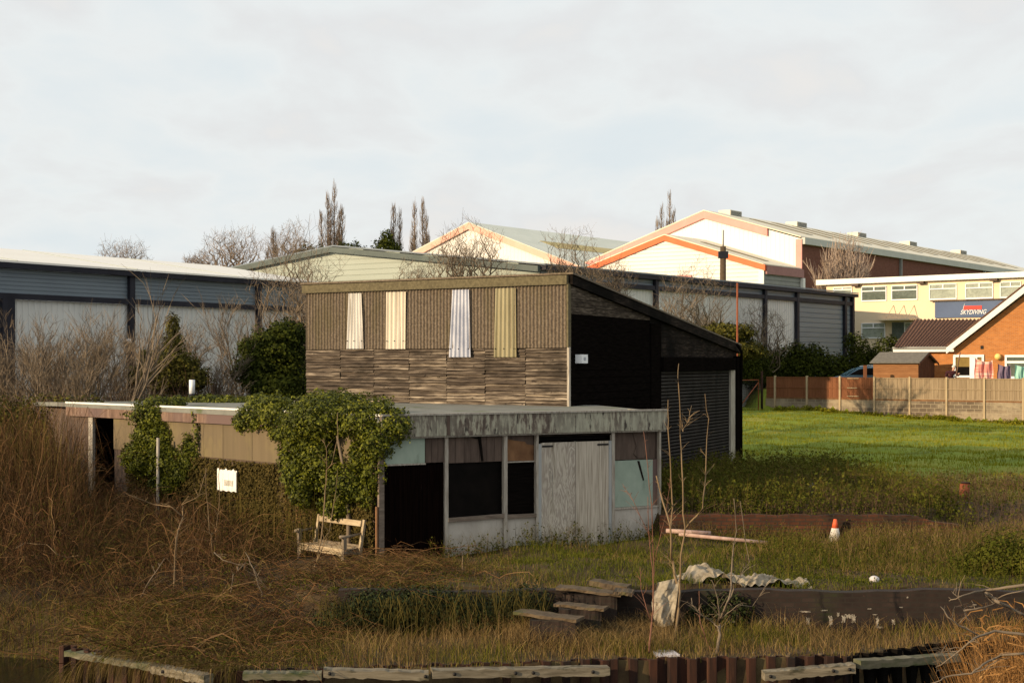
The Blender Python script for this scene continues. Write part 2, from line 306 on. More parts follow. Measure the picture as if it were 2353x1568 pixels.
m_board = M('scuffed_white_board', [(.42, .38, .38), (.66, .61, .60)], n=5, rough=.7, layers=[((.28, .22, .2), (1, 1, 1), 9, .62, .7)])
m_coneo = M('cone_red', [(.62, .09, .03), (.72, .13, .05)], n=5, rough=.6)
m_conew = M('cone_white', [(.58, .53, .45), (.74, .70, .62)], n=9, rough=.6, layers=[((.3, .25, .18), (1, 1, 1), 12, .62, .72)])
m_pipe = M('pink_grey_pipe', [(.26, .15, .115), (.46, .33, .28)], scl=(2, 2, 2), n=3, rough=.7)
m_soil = None
m_ink = M('faded_ink', [(.40, .37, .30)], rough=.8)
# ---------------------------------------------------------------- frames of the main planes
C0 = (-2.33, 27.6); C1 = (2.97, 30.8); L1 = (-10.6, 36.6)
FF = Fr(C0, C1); FLW = Fr(L1, C0)
SC = (1.25, 33.5); SL = (-5.09, 37.8); SR = (6.76, 46.0)
FS = Fr(SL, SC); FR = Fr(SC, SR)
D1 = Vector((.585, .811, 0)); D2 = Vector((-.811, .585, 0))
G0 = Vector((1.43, 78, 0)); G1 = G0+D1*39.4
W0 = Vector((-22.2, 66, 0)); W1 = Vector((-10.9, 84.2, 0))
# ---------------------------------------------------------------- ground
ss = lambda a, b, x: np.clip((x-a)/(b-a), 0, 1)**2*(3-2*np.clip((x-a)/(b-a), 0, 1))
EDGE = [(-30, 27.5), (-8.5, 25.0), (-6.8, 24.5), (-6.6, 22.4), (-4.0, 20.5), (-1.13, 20.75), (1.37, 21.36), (3.53, 21.5), (4.8, 21.6), (6.72, 22.75), (9, 23.0), (14, 23.0), (40, 23)]
ex_, ey_ = np.array(EDGE).T
def edge_y(x): return np.interp(x, ex_, ey_)
RW = 23.8
def gz(x, y, raw=False):
    x = np.asarray(x, float); y = np.asarray(y, float)
    wl = .12+ss(-2.6, -4.6, x)*3.4+ss(8.2, 11, x)*2
    yard = -.02-.38*ss(-2.2, -6, x)*ss(34, 26, y)
    z = -.62+(yard+.62)*ss(RW+.05, RW+.05+wl, y)
    w2 = .25+ss(8.0, 9.8, x)*3
    z = z+.52*ss(30.55, 30.55+w2, y)*ss(2.6, 3.0, x)+.5*ss(38, 44, y)*(1-ss(2.6, 3.0, x))
    z = z+ss(46, 90, y)*(.30-.52*ss(15, 27, x))
    fy = 90-(x-15.5)*(9/11.6)
    z = z+(1.9-.75)*ss(0.25, .7, y-fy)*ss(15.0, 15.4, x)
    n = .05*np.sin(x*1.7+y*.9)+.04*np.sin(x*.6-y*1.9+1)+.02*np.sin(x*4.1+y*3.3)
    z = z+n*ss(20, 24, y)
    ed = edge_y(x)
    z = np.where(y < ed-.02, -1.75, z)
    z = z-ss(-5.6, -7.2, x)*ss(1.1, -.1, y-ed)*.85*(y >= ed-.02)
    return z
gx = np.concatenate([[-1500, -400, -150, -80, -45], np.arange(-30, -14, 1.5), np.arange(-14, 14, .14), np.arange(14, 40, .7), [45, 60, 90, 160, 400, 1500]])
gy = np.concatenate([[-40, 0, 12, 17], np.arange(19, 35, .14), np.arange(35, 60, .5), np.arange(60, 100, .5), [110, 130, 160, 220, 400, 900, 1800]])
X, Y = np.meshgrid(gx, gy); 
Z = gz(X, Y)
nx, ny = len(gx), len(gy); idx = np.arange(nx*ny).reshape(ny, nx)
F = np.stack([idx[:-1, :-1], idx[:-1, 1:], idx[1:, 1:], idx[1:, :-1]], -1).reshape(-1, 4)
green = np.clip(ss(36, 48, Y)*ss(6.0, 7.0, X)+ss(33, 37, Y)*ss(6, 9, X), 0, 1)
m_soil = M('ground_cover', [(0, (.025, .015, .007)), (.5, (.055, .034, .014)), (1, (.085, .062, .024))], n=2.4, det=9, rough=1, bump=.8)
t = m_soil.node_tree; b = [q for q in t.nodes if q.type == 'BSDF_PRINCIPLED'][0]; old = b.inputs['Base Color'].links[0].from_socket
a = t.nodes.new('ShaderNodeAttribute'); a.attribute_name = 'rnd'
tc_ = t.nodes.new('ShaderNodeTexCoord'); q1 = t.nodes.new('ShaderNodeTexNoise'); q1.inputs['Scale'].default_value = .42; q1.inputs['Detail'].default_value = 9; q1.inputs['Roughness'].default_value = .7
mq = t.nodes.new('ShaderNodeMapping'); mq.inputs['Scale'].default_value = (.5, 1, 1); t.links.new(tc_.outputs['Object'], mq.inputs[0]); t.links.new(mq.outputs[0], q1.inputs['Vector'])
rr = t.nodes.new('ShaderNodeValToRGB'); t.links.new(q1.outputs['Fac'], rr.inputs[0]); e0 = rr.color_ramp.elements
e0[0].position = .3; e0[0].color = (.075, .11, .010, 1); e0[1].position = .72; e0[1].color = (.27, .23, .040, 1); e1 = e0.new(.5); e1.color = (.155, .20, .013, 1)
xx = t.nodes.new('ShaderNodeMix'); xx.data_type = 'RGBA'; t.links.new(a.outputs['Fac'], xx.inputs[0]); t.links.new(old, xx.inputs[6]); t.links.new(rr.outputs[0], xx.inputs[7]); t.links.new(xx.outputs[2], b.inputs['Base Color'])
g = npmesh('ground', np.stack([X, Y, Z], -1), F, green, m_soil); setp(g, kind='structure')
g.data.polygons.foreach_set('use_smooth', np.ones(len(F), dtype=bool))
m_water = M('canal_water', [(.004, .005, .003), (.008, .009, .005)], n=1, rough=.12, spec=.5, bump=.12, bn=((1, 1, 1), 5, 3, 0))
mb = MB(); mb.add([(-200, -30, -1.3), (200, -30, -1.3), (200, 26.6, -1.3), (-200, 26.6, -1.3)], [(0, 1, 2, 3)])
wt = part('water', mb, m_water); setp(wt, kind='structure')

# ================================================================ the derelict timber shed (tall) ================================================================
shed = thing('shed', 'tall derelict shed with mossy corrugated upper wall over bleached boards and a black sloping side', 'shed', FS.P(0, 0), FS.rz)
zt = 5.44
def uS(x): return FS.u(x)
zc0 = FS.z(900, 801)
mb = MB(); FS.corr(mb, .03, FS.L-.03, zc0, zt-.15, .096, .022, n=.05); part('corrugated_wall', mb, m_asb, shed)
mb = MB(); FS.box(mb, -.05, FS.L+.02, zt-.17, zt+.03, .03, .13); part('eaves_cap', mb, m_asbcap, shed)
for x0, x1, x0b, x1b, yb, mt, nm in ((806, 836, 801, 841, 801, m_shw, 'white corrugated strip'), (892, 938, 891, 937, 801.5, m_shc, 'cream corrugated strip'), (1044, 1083, 1036, 1087, 820, m_shm, 'silvery corrugated strip reaching lower than the wall sheets'), (1143, 1190, 1139, 1192, 820, m_shy, 'yellowed corrugated strip reaching lower than the wall sheets')):
    mb = MB(); za = FS.z(x0, yb); zb = zt-.21; a0, a1, b0, b1 = uS(x0b), uS(x1b), uS(x0), uS(x1)
    k = 64
    mb.grid(lambda i, j: FS.P((a0+(a1-a0)*i)*(1-j)+(b0+(b1-b0)*i)*j, za+(zb-za)*j, .085+.02*math.sin(2*math.pi*i*5.2)), k, 1)
    part('translucent_sheet', mb, mt, shed, nm)
    for f in (.08, .45, .9): 
        mb = MB(); p = FS.P(a0+(a1-a0)*f, za+.19, .105); mb.ball(p, .014, 6, 4); part('bolt', mb, m_bolt, shed)
cols = [705, 784, 861, 942, 1028, 1116, 1209, 1307]
for i in range(7):
    mb = MB(); u0, u1 = uS(cols[i])+.004, uS(cols[i+1])-.004
    z = 2.2
    while z < zc0-.02:
        h = random.uniform(.055, .10); z1 = min(z+h, zc0-.01); fz_ = .42 if z < 2.85 else (.02 if z < 3.25 else .16); mb.cur = min(1, fz_+.55*random.random()**1.3)
        if random.random() < .3: mb.cur *= .3
        m_ = 9; tw = random.uniform(-.012, .012); wav = [random.uniform(-.004, .004) for _ in range(m_+1)]
        n0 = random.uniform(.0, .035)
        vs = []
        for j in range(m_+1):
            u = u0+(u1-u0)*j/m_; lo = z+.012+wav[j]*1.3+tw*(j/m_-.5)
            vs += [FS.P(u, lo, n0), FS.P(u, lo, n0+.03), FS.P(u, z1+wav[j]*.5, n0+.008), FS.P(u, z1, n0-.005)]
        fs = [(4*j+k, 4*j+4+k, 4*j+5+k, 4*j+1+k) for j in range(m_) for k in range(3)]
        mb.add(vs, fs); z = z1
    part('timber_panel', mb, m_tim, shed)
mb = MB()
FS.box(mb, 0, FS.L, -.1, zt-.25, -.12, -.02)                           # front backing wall
BL = FS.P(0, 0)+(FR.B-FR.A); 
mb.poly([FS.P(0, -.1), BL+Vector((0, 0, -.1)), BL+Vector((0, 0, 4.0)), FS.P(0, zt-.1)], FS.U*.1)
mb.obox(BL+Vector((0, 0, -.1)), FS.B-FS.A, FR.U*-.1, Vector((0, 0, 4.05)))
part('rear_walls', mb, m_timd, shed)
# side face (in shade)
zr = 4.06
ztop = lambda u: zt+(zr-zt)*u/FR.L
mb = MB()
ue = FR.u(1490); up = FR.u(1513)
z = FR.z(1400, 729)
zlo = z
def boards(mb, u0, u1, z0, h=.17):
    z = z0
    while z < zt:
        # clip each board by the roofline
        uu = u1 if ztop(u1) > z+h else min(u1, max(u0, (z+h*.5-zt)/(zr-zt)*FR.L))
        mb.cur = random.random()
        if uu > u0+.2: FR.box(mb, u0, uu, z+.01, z+h, .0, .02+random.uniform(0, .012))
        z += h
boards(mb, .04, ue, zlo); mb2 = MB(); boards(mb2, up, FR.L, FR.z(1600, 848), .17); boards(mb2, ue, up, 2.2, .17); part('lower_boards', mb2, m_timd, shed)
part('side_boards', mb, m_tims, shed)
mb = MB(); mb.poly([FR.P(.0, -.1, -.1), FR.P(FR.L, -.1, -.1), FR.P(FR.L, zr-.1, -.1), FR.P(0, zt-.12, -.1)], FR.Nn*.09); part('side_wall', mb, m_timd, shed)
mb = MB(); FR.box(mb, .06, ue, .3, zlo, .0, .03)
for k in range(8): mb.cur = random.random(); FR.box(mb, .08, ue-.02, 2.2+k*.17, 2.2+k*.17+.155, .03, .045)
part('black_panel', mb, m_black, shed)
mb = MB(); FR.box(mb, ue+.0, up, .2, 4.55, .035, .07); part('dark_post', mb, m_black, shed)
mb = MB(); a = FR.P(-.05, zt+.05, -.05); bq = FR.P(FR.L+.25, zr+.0, -.05)
mb.poly([a, bq, bq-Vector((0, 0, .22)), a-Vector((0, 0, .22))], FR.Nn*.16); part('barge_board', mb, m_timd, shed)
mb = MB(); A_ = FS.P(-.12, zt+.05, .1); B_ = FR.P(FR.L+.3, zr+.02, .1); A2 = FR.P(-.1, zt+.05, .14); B2 = A_+(B_-A2)
mb.poly([A2, B_, B2, A_], Vector((0, 0, .04))); part('roof', mb, m_asb, shed)
mb = MB(); FS.box(mb, FS.L-.005, FS.L+.05, 2.3, FS.z(1307, 797), .0, .07); part('corner_trim', mb, m_post, shed)
mb = MB(); FS.box(mb, FS.L-.0, FS.L+.045, FS.z(1307, 797), zt-.15, -.02, .1); part('corner_flashing', mb, m_asbcap, shed)
# shutter
mb = MB(); us0, us1 = FR.u(1514), FR.u(1671); zs = FR.z(1600, 851); z = .3; 
while z < zs-.02:
    FR.box(mb, us0, us1, z, z+.05, .0, .045); z += .09
rs_ = part('roller_shutter', mb, m_shut, shed)
mb = MB(); FR.box(mb, us0, us1, .3, zs, -.008, .005); part('slat_backing', mb, m_timd, rs_)
mb = MB(); FR.box(mb, us0-.1, us1+.35, zs+.002, zs+.36, .03, .16); part('shutter_hood', mb, m_black, shed)
mb = MB(); u = FR.u(1672); FR.box(mb, u, FR.u(1682), .3, zs, .031, .09); part('shutter_guide', mb, m_post, shed)
mb = MB(); FR.box(mb, FR.u(1683), FR.L+.05, .1, zr-.3, .02, .14); part('corner_post', mb, m_black, shed)
mb = MB(); p = FR.P(FR.L-.1, zr-.16, .2); mb.tube([p-FR.U*.5+Vector((0, 0, .2)), p, p+Vector((0, 0, -.5)), FR.P(FR.L+.02, zr-1.2, .16), FR.P(FR.L+.02, .5, .16)], .04, 8); part('drainpipe', mb, m_black, shed)
mb = MB(); b0, b1 = FR.u(1317), FR.u(1331); zA, zB = FR.z(1324, 834), FR.z(1324, 814)
FR.box(mb, b0, b1, zA, zB, .046, .20)
ab = single('meter_box', mb, m_pvc, FR.P(b0, zA, .046), 'small white alarm box fixed to the black side of the tall shed', 'alarm box')
mb = MB(); FR.box(mb, b0+.12, b1-.12, zA+.06, zB-.06, .2, .205); part('box_grille', mb, m_shm, ab)

# ================================================================ the flat roofed kiosk in front ================================================================
hut = thing('flat_roofed_hut', 'long low derelict hut with flat roof and peeling boarded front, ivy on its corner', 'hut', FF.P(0, 0), FF.rz)
zt_f = 2.58; zb_f = 2.20
xr = FF.u(1524)
mb = MB(); xm = FF.u(1022)
FF.box(mb, -.1, xm-.005, zb_f, zt_f, .05, .13); FF.box(mb, xm+.005, xr, zb_f-.0, zt_f, .055, .135)
FF.box(mb, xr-.04, xr, zb_f, zt_f, -1.2, .053)
part('front_fascia', mb, m_fpeel, hut)
mb = MB(); FF.box(mb, -.1, xr+.01, zt_f+.002, zt_f+.035, .04, .16); FF.box(mb, -.1, xr-.01, zb_f-.03, zb_f-.003, .0, .10); part('fascia_trim', mb, m_post, hut)
mb = MB(); FF.box(mb, xm-.035, xm+.03, zb_f+.01, zt_f-.01, .128, .145); part('fascia_joint_cover', mb, m_brown, hut)
# roof plate
L1v = FLW.P(-.6, 0, .1); rp = [FF.P(-.12, 0, .05), FF.P(xr-.01, 0, .05), Vector((1.9, 34.2, 0)), Vector((1.2, 33.42, 0)), Vector((-5.2, 37.75, 0)), Vector((-7.4, 42.2, 0)), Vector((-12.6, 40.2, 0)), L1v]
rz_ = [2.56, 2.56, 2.6, 2.585, 2.62, 2.52, 2.52, 2.6]
mb = MB(); n = len(rp)
top = [p+Vector((0, 0, z)) for p, z in zip(rp, rz_)]; cen = Vector((-3.6, 34.6, 2.61))
mb.add(top+[cen]+[p-Vector((0, 0, .1)) for p in top], [(i, (i+1) % n, n) for i in range(n)]+[(i, n+1+i, n+1+(i+1) % n, (i+1) % n) for i in range(n)]); part('roof', mb, m_roof, hut)
# back and end walls
mb = MB(); FF.box(mb, FF.L-.06, FF.L, -.1, 2.45, -3.4, -.05)
part('end_wall', mb, m_brown, hut)
for a_, b_ in ((top[5], top[6]), (top[6], FLW.P(.05, 2.5, -.1))):
    mb = MB(); d_ = (b_-a_); d_.z = 0; mb.obox((a_.x, a_.y, -.4), d_, Vector((-d_.y, d_.x, 0)).normalized()*.1, Vector((0, 0, 2.85))); part('rear_wall', mb, m_brown, hut)
mb = MB(); FF.box(mb, .05, FF.L-.1, -.3, 2.3, -.9, -.8); part('inner_wall', mb, m_void, hut)
def fp(mb, px0, px1, py0, py1, n0, n1): return FF.pbox(mb, px0, px1, py0, py1, n0, n1)
def zf(px, py): return FF.z(px, py)
def fbox(px0, px1, z0, z1, n0, n1, mb): return FF.box(mb, FF.u(px0), FF.u(px1), z0, z1, n0, n1)
zsill = .66
posts = [(1019, 1026.5), (1154, 1162), (1228, 1233.5), (1402, 1408.5), (1510.5, 1514.5)]
for i, (a, b) in enumerate(posts):
    mb = MB(); fbox(a, b, -.12, zb_f-.03, -.02, .06, mb); part('post', mb, m_post, hut)
mb = MB(); fbox(868, 880, -.15, zb_f-.03, -.02, .05, mb); part('corner_post', mb, m_sill, hut)
mb = MB(); fbox(862, 866, -.15, .95, .0, .05, mb); part('leaning_plank', mb, m_orng, hut)
# bay 1
z1b = zf(950, 1067)
mb = MB(); FF.corr(mb, FF.u(880), FF.u(1018), -.15, z1b, .1, .012, n=.0); part('black_door', mb, m_blackdoor, hut)
mb = MB(); fbox(880, 974, z1b+.03, zb_f-.04, .0, .03, mb); part('upper_board', mb, m_mint, hut, 'pale mint board over the black door')
mb = MB(); fbox(880, 975, z1b, z1b+.028, .0, .05, mb); part('batten', mb, m_post, hut)
mb = MB(); 
for k in range(3): mb.cur = random.random(); a = 976+k*14.5; fbox(a, a+13.6, z1b+.03, zb_f-.04, .0, .022, mb)
part('upper_board', mb, m_brown, hut, 'brown boards between the mint board and the post')
# bay 2
zu = zf(1090, 1061)
mb = MB(); xs = [1026.5, 1046, 1066, 1082, 1097, 1101, 1118, 1136, 1154]
for k in range(8): mb.cur = random.random(); fbox(xs[k], xs[k+1]-.7, zu, zb_f-.045, -.03, .0+random.uniform(-.006, .006), mb)
part('upper_board', mb, m_brown, hut)
mb = MB(); mb.cur = .1; FF.quad(mb, [(1040, 994), (1098, 1008), (1105, 1058), (1109, 1058), (1103, 1003), (1042, 989)], .002, .03); part('loose_batten', mb, m_timd, hut)
mb = MB(); fbox(1026.5, 1154, zsill, zu-.01, -.06, -.05, mb); part('dark_window', mb, m_glassd, hut)
mb = MB(); FF.quad(mb, [(1026.5, 1198), (1154, 1188), (1154, 1179), (1026.5, 1189)], .0, .07); part('sill', mb, m_sill, hut)
mb = MB(); FF.quad(mb, [(1026.5, 1196.5), (1154, 1186.5), (1154, 1263), (1026.5, 1278)], -.03, .01); part('lower_panel', mb, m_wht, hut)
# bay 3
zu3 = zf(1195, 1060)
mb = MB(); fbox(1162, 1228, zu3, zb_f-.04, -.06, -.045, mb); part('upper_board', mb, m_brown, hut)
mb = MB(); FF.quad(mb, [(1162, 1058), (1228, 1058), (1228, 1022), (1212, 1020), (1208, 1014), (1186, 1012), (1164, 1007)], -.044, -.035); part('patch_board', mb, m_orng, hut, 'orange brown board patch')
mb = MB(); fbox(1162, 1228, zsill+.03, zu3-.012, -.06, -.04, mb); part('dark_board', mb, m_black, hut)
mb = MB(); fbox(1162, 1228, zu3-.01, zu3+.012, -.03, .02, mb); part('batten', mb, m_post, hut)
mb = MB(); FF.quad(mb, [(1162, 1190), (1228, 1186), (1228, 1178), (1162, 1181)], .0, .07); part('sill', mb, m_sill, hut)
mb = MB(); FF.quad(mb, [(1162, 1188.5), (1228, 1184.5), (1228, 1256), (1162, 1262)], -.03, .01); part('lower_panel', mb, m_wht, hut)
# doors
zd = zf(1319, 1014)
for a, b, mt in ((1241, 1318.3, m_ply), (1319.7, 1395, m_ply2)):
    mb = MB(); fbox(a, b, -.1, zd, .0, .045, mb); d = part('door_leaf', mb, mt, hut)
    mb = MB(); h0, h1 = (a+1, a+26) if a < 1300 else (b-26, b-1); fbox(h0, h1, zd-.085, zd-.05, .046, .056, mb); part('hinge', mb, m_bolt, d)
mb = MB(); fbox(1318.4, 1319.6, -.1, zd+.01, .0, .055, mb); part('meeting_strip', mb, m_post, hut)
mb = MB(); fbox(1234, 1240.6, -.1, zd-.02, -.01, .05, mb); part('door_jamb', mb, m_blue, hut)
mb = MB(); fbox(1395.6, 1401.8, -.1, zd-.0, -.01, .05, mb); part('door_jamb', mb, m_blue, hut)
mb = MB(); fbox(1234, 1401.6, zd+.03, zb_f-.035, -.12, -.1, mb); part('transom_light', mb, m_glassd, hut)
mb = MB(); fbox(1234, 1401.6, zb_f-.075, zb_f-.035, -.01, .03, mb); part('door_head', mb, m_timd, hut)
# bay 4
z4 = zf(1460, 1055)
mb = MB(); fbox(1408.5, 1510.5, z4, zb_f-.04, -.06, -.05, mb); part('dark_window', mb, m_brown, hut)
mb = MB(); FF.quad(mb, [(1455, 990), (1490, 992), (1492, 1048), (1468, 1052), (1458, 1042), (1464, 1025)], -.045, -.03); part('patch_board', mb, m_brown, hut)
mb = MB(); fbox(1408.5, 1500, .68, z4-.01, -.03, -.01, mb); part('mint_panel', mb, m_mint, hut)
mb = MB(); fbox(1500, 1510.5, .6, z4-.01, -.03, -.008, mb); part('side_board', mb, m_frose, hut)
mb = MB(); FF.quad(mb, [(1464, 1058), (1469, 1058), (1480, 1102), (1477, 1103)], -.01, -.002); part('crack', mb, m_timd, hut)
mb = MB(); fbox(1408.5, 1512, .64, .675, -.02, .04, mb); part('sill', mb, m_post, hut)
mb = MB(); fbox(1408.5, 1510.5, -.1, .64, -.03, .01, mb); part('lower_panel', mb, m_wht, hut)
# left wall
u0 = FLW.u(160)
zft = 2.58; zfb = FLW.z(400, 967)
for i, (a, b) in enumerate(((160, 300), (300.5, 545), (545.5, 868))):
    mb = MB(); ub = FLW.u(b) if b < 868 else FLW.L+.04
    FLW.box(mb, FLW.u(a)+.004, ub, zfb, zft, .05, .10); part('side_fascia', mb, m_frose, hut)
mb = MB(); FLW.box(mb, u0, FLW.L+.05, zft+.002, zft+.04, .075, .115); part('roof_edge_trim', mb, m_white, hut)
xs = [263, 330, 395, 470, 515, 582, 650, 720, 780, 866]
for a, b in zip(xs[:-1], xs[1:]):
    mb = MB(); mb.cur = random.random()*.6+(.4 if a in (582,) else 0); FLW.box(mb, FLW.u(a), FLW.u(b)-.012, FLW.z(560, 1056), zfb-.01, .0, .02+random.uniform(0, .006)); part('side_panel', mb, m_beige, hut)
mb = MB(); FLW.box(mb, FLW.u(263), FLW.L-.02, -.6, FLW.z(560, 1056)-.005, -.05, .0); part('lower_side_wall', mb, m_brown, hut)
mb = MB(); FLW.box(mb, u0+.05, FLW.u(207), -.9, zfb, -.05, .01); part('end_panel', mb, m_brown, hut)
mb = MB(); FLW.box(mb, FLW.u(207.5), FLW.u(217), -.9, zfb-.01, -.02, .05); part('door_jamb', mb, m_post, hut)
mb = MB(); FLW.box(mb, FLW.u(217), FLW.u(262), -.9, zfb, -1.2, -1.1); part('inner_wall', mb, m_void, hut)
for k in range(3):
    px = (655, 683, 700)[k]; mb = MB(); FLW.box(mb, FLW.u(px), FLW.u(px+(16, 10, 7)[k]), -.5, FLW.z(px, (1128, 1135, 1150)[k]), .001, .03); part('bare_board', mb, m_orng, hut)
# things on the hut
mb = MB(); cz = at(441, 924, 39.5); mb.tube([(cz.x, cz.y, 2.55), (cz.x, cz.y, 2.75)], .085, 14)
fl = single('flue_pipe', mb, m_dgry, (cz.x, cz.y, 2.55), 'upright white flue pipe on the flat roof of the low hut', 'flue')
mb = MB(); zt_ = H-(872-HY)/FL*39.5; mb.tube([(cz.x, cz.y, 2.751), (cz.x, cz.y, zt_)], .075, 14); part('flue_cowl', mb, m_pvc, fl)
u0, u1 = FLW.u(517), FLW.u(561); z0, z1 = FLW.z(540, 1126), FLW.z(540, 1078)
mb = MB(); mb.grid(lambda i, j: FLW.P(u0+(u1-u0)*i, z0+(z1-z0)*j+(.02*math.sin(i*31)+.015*math.sin(i*17) if j == 1 else .012*math.sin(i*23) if j == 0 else 0), .19+.004*math.sin(9*i)), 20, 1)
mb.grid(lambda i, j: FLW.P(u1+(u0-u1)*i, z0+(z1-z0)*j, .175), 20, 1)
nb = single('notice_board', mb, m_white, FLW.P(u0, z0, .19), 'small ragged white notice with faded print amid ivy on the left wall of the hut', 'notice')
mb = MB()
for k in range(5):
    z = z0+(z1-z0)*(.50-.055*k); n_ = 9
    for j in range(n_):
        a = u0+(u1-u0)*(.38+.5*j/n_); FLW.box(mb, a, a+(u1-u0)*.5/n_*random.uniform(.4, .85), z-.008, z+.008, .195, .198)
part('faded_print', mb, m_ink, nb)
mb = MB(); pp = at(362, 1180, 32.8); mb.tube([(pp.x, pp.y, -.5), (pp.x+.01, pp.y, H-(1005-HY)/FL*32.8)], .035, 8)
single('pole', mb, m_post, (pp.x, pp.y, -.5), 'thin pale pole standing in front of the ivy column on the hut', 'pole')
# ================================================================ warehouses and barns ================================================================
def vec2(v): return (v.x, v.y)
FW = Fr(vec2(W0-Vector((.53, .85, 0))*6), vec2(W1))
wh = thing('warehouse', 'long grey warehouse at the left with blue grey upper band and white wall panels', 'warehouse', FW.P(0, 0), FW.rz)
ze = 7.92; zg1 = FW.z(10, 616); zg2 = FW.z(10, 673); zg3 = FW.z(10, 686.5)
cp = [15, 297.5, 590]
ucol = [FW.u(c) for c in cp]+[FW.L-.3]
edges = [0]+ucol
for i in range(4):
    a, b = edges[i], edges[i+1]
    mb = MB(); FW.slats(mb, a+.0, b-.0, zg2+.002, zg1, .19, .03, .02); part('upper_cladding', mb, m_bclad, wh)
    mb = MB()
    if i == 0: FW.slats(mb, a, b, .0, zg3, .28, .03, .02); part('lower_cladding', mb, m_bclad, wh)
    else: FW.corr(mb, a, b, 0, zg3, .33, .018, .02, trap=True, k=20); part('wall_panel', mb, m_lclad, wh)
mb = MB(); FW.box(mb, 0, FW.L, zg3, zg2, .06, .22); part('beam', mb, m_dgry, wh)
mb = MB(); FW.box(mb, 0, FW.L, zg1, ze, .03, .40); part('gutter', mb, m_dgry, wh)
for k, u in enumerate(ucol):
    mb = MB(); w_ = .42 if k == 0 else .2
    FW.box(mb, u-w_, u+w_*.6, 0, (zg3 if k == 0 else zg1)-.003, .07, .26); part('column', mb, m_dgry, wh)
Dw = Vector((-.85, .53, 0))*8.0; zrg = 9.15
mb = MB(); a = FW.P(-.5, ze, .45); b = FW.P(FW.L+.4, ze, .45); c = b+Dw; c.z = zrg; d = a+Dw; d.z = zrg
mb.poly([a, b, c, d], Vector((0, 0, .08)))
part('roof', mb, m_wroof, wh)
mb = MB()
for k in range(1, 4):
    p = a+(b-a)*k/4; q = p+Dw; q.z = zrg; mb.obox(p+Vector((0, 0, .081)), FW.U*.05, q-p, Vector((0, 0, .02)))
part('roof_joints', mb, m_gclad, wh)
e0_ = FW.P(FW.L, 0); e1_ = e0_+Dw
mb = MB(); mb.poly([e0_-FW.U*.1, e1_-FW.U*.1, e1_-FW.U*.1+Vector((0, 0, zrg-.05)), e0_-FW.U*.1+Vector((0, 0, ze-.02))], FW.U*.1); part('end_wall', mb, m_bclad, wh)
mb = MB(); p = FW.P(FW.u(286), FW.z(286, 783), .3); mb.ball(p, (.13, .2, .13)); mb.tube([p, p-FW.Nn*.25], .04)
cm = single('security_camera', mb, m_pvc, p, 'small white camera on the wall beside the middle column of the left warehouse', 'camera')

# green gabled warehouse on the right
g2 = thing('warehouse', 'wide warehouse behind the shed with a low pale green gable', 'warehouse', vec2(G0)+(0,), math.atan2(D1.y, D1.x))
FG = Fr(vec2(G0), vec2(G1)); FGg = Fr(vec2(G0+D2*30), vec2(G0))
ze = 8.5; za = 10.1; ha = 14.2
def gtop(u): t = FGg.L-u; return ze+(za-ze)*(1-abs(t-ha)/ha) if t < 2*ha else ze
mb = MB(); z = 4.0
while z < za:
    p = .3; tmax = 2*ha
    zz0 = z+p*.5
    if zz0 > ze: f = 1-(zz0-ze)/(za-ze); lo, hi = ha-ha*f, ha+ha*f
    else: lo, hi = 0, 2*ha
    if hi-lo > .5: FGg.slats(mb, FGg.L-hi, FGg.L-lo, z, z+p, p, .03, .0)
    z += p
part('gable_cladding', mb, m_gclad, g2)
mb = MB(); Aq = FGg.P(FGg.L-2*ha, 0, -.1)
mb.poly([Aq, FGg.P(FGg.L, 0, -.1), FGg.P(FGg.L, ze-.05, -.1), FGg.P(FGg.L-ha, za-.05, -.1), FGg.P(FGg.L-2*ha, ze-.05, -.1)], FGg.Nn*.08); part('gable_wall', mb, m_gclad, g2)
mb = MB()
for s_ in (0, 1):
    p = FGg.P(FGg.L-ha, za+.02, .0); q = FGg.P(FGg.L+.1, ze+.02, .0) if s_ == 0 else FGg.P(FGg.L-2*ha-.1, ze+.02, .0)
    mb.poly([p, q, q-Vector((0, 0, .30)), p-Vector((0, 0, .30))], FGg.Nn*.35)
part('barge_flashing', mb, M('grey_flashing', [(.055, .075, .07), (.09, .11, .10)], n=1, rough=.6), g2)
zq = [FG.z(1413, y) for y in (635.5, 650, 660.5)]
us = [0, FG.u(1413), FG.u(1501), FG.u(1752), FG.u(1826), FG.u(1936), FG.L]
for i in range(6):
    a, b = us[i], us[i+1]
    mb = MB(); FG.slats(mb, a, b, zq[1]+.003, zq[0], .2, .03, .02); part('upper_cladding', mb, m_bclad, g2)
    mb = MB()
    if i in (1, 2, 3): FG.corr(mb, a, b, 0, zq[2], .33, .018, .02, trap=True, k=20); part('wall_panel', mb, m_lclad, g2)
    else: FG.slats(mb, a, b, 0, zq[2], .33, .04, .02); part('lower_cladding', mb, m_bclad, g2)
mb = MB(); FG.box(mb, 0, FG.L, zq[2], zq[1], .06, .24); part('beam', mb, m_dgry, g2)
mb = MB(); FG.box(mb, -.1, FG.L+.35, zq[0], ze+.03, .03, .42); part('gutter', mb, m_dgry, g2)
for u in us[1:6]+[FG.L-.15]:
    mb = MB(); FG.box(mb, u-.18, u+.15, 0, zq[0]-.003, .07, .27); part('column', mb, m_dgry, g2)
mb = MB()
for s_ in (0, 1):
    a = G0+Vector((0, 0, ze+.06))-D1*.1-(D2*.4) if s_ == 0 else G0+D2*2*ha+Vector((0, 0, ze+.06))-D1*.1
    r_ = G0+D2*ha+Vector((0, 0, za+.06))-D1*.1
    mb.poly([a, a+D1*39.9, r_+D1*39.9, r_], Vector((0, 0, .08)))
part('roof', mb, m_bclad, g2)
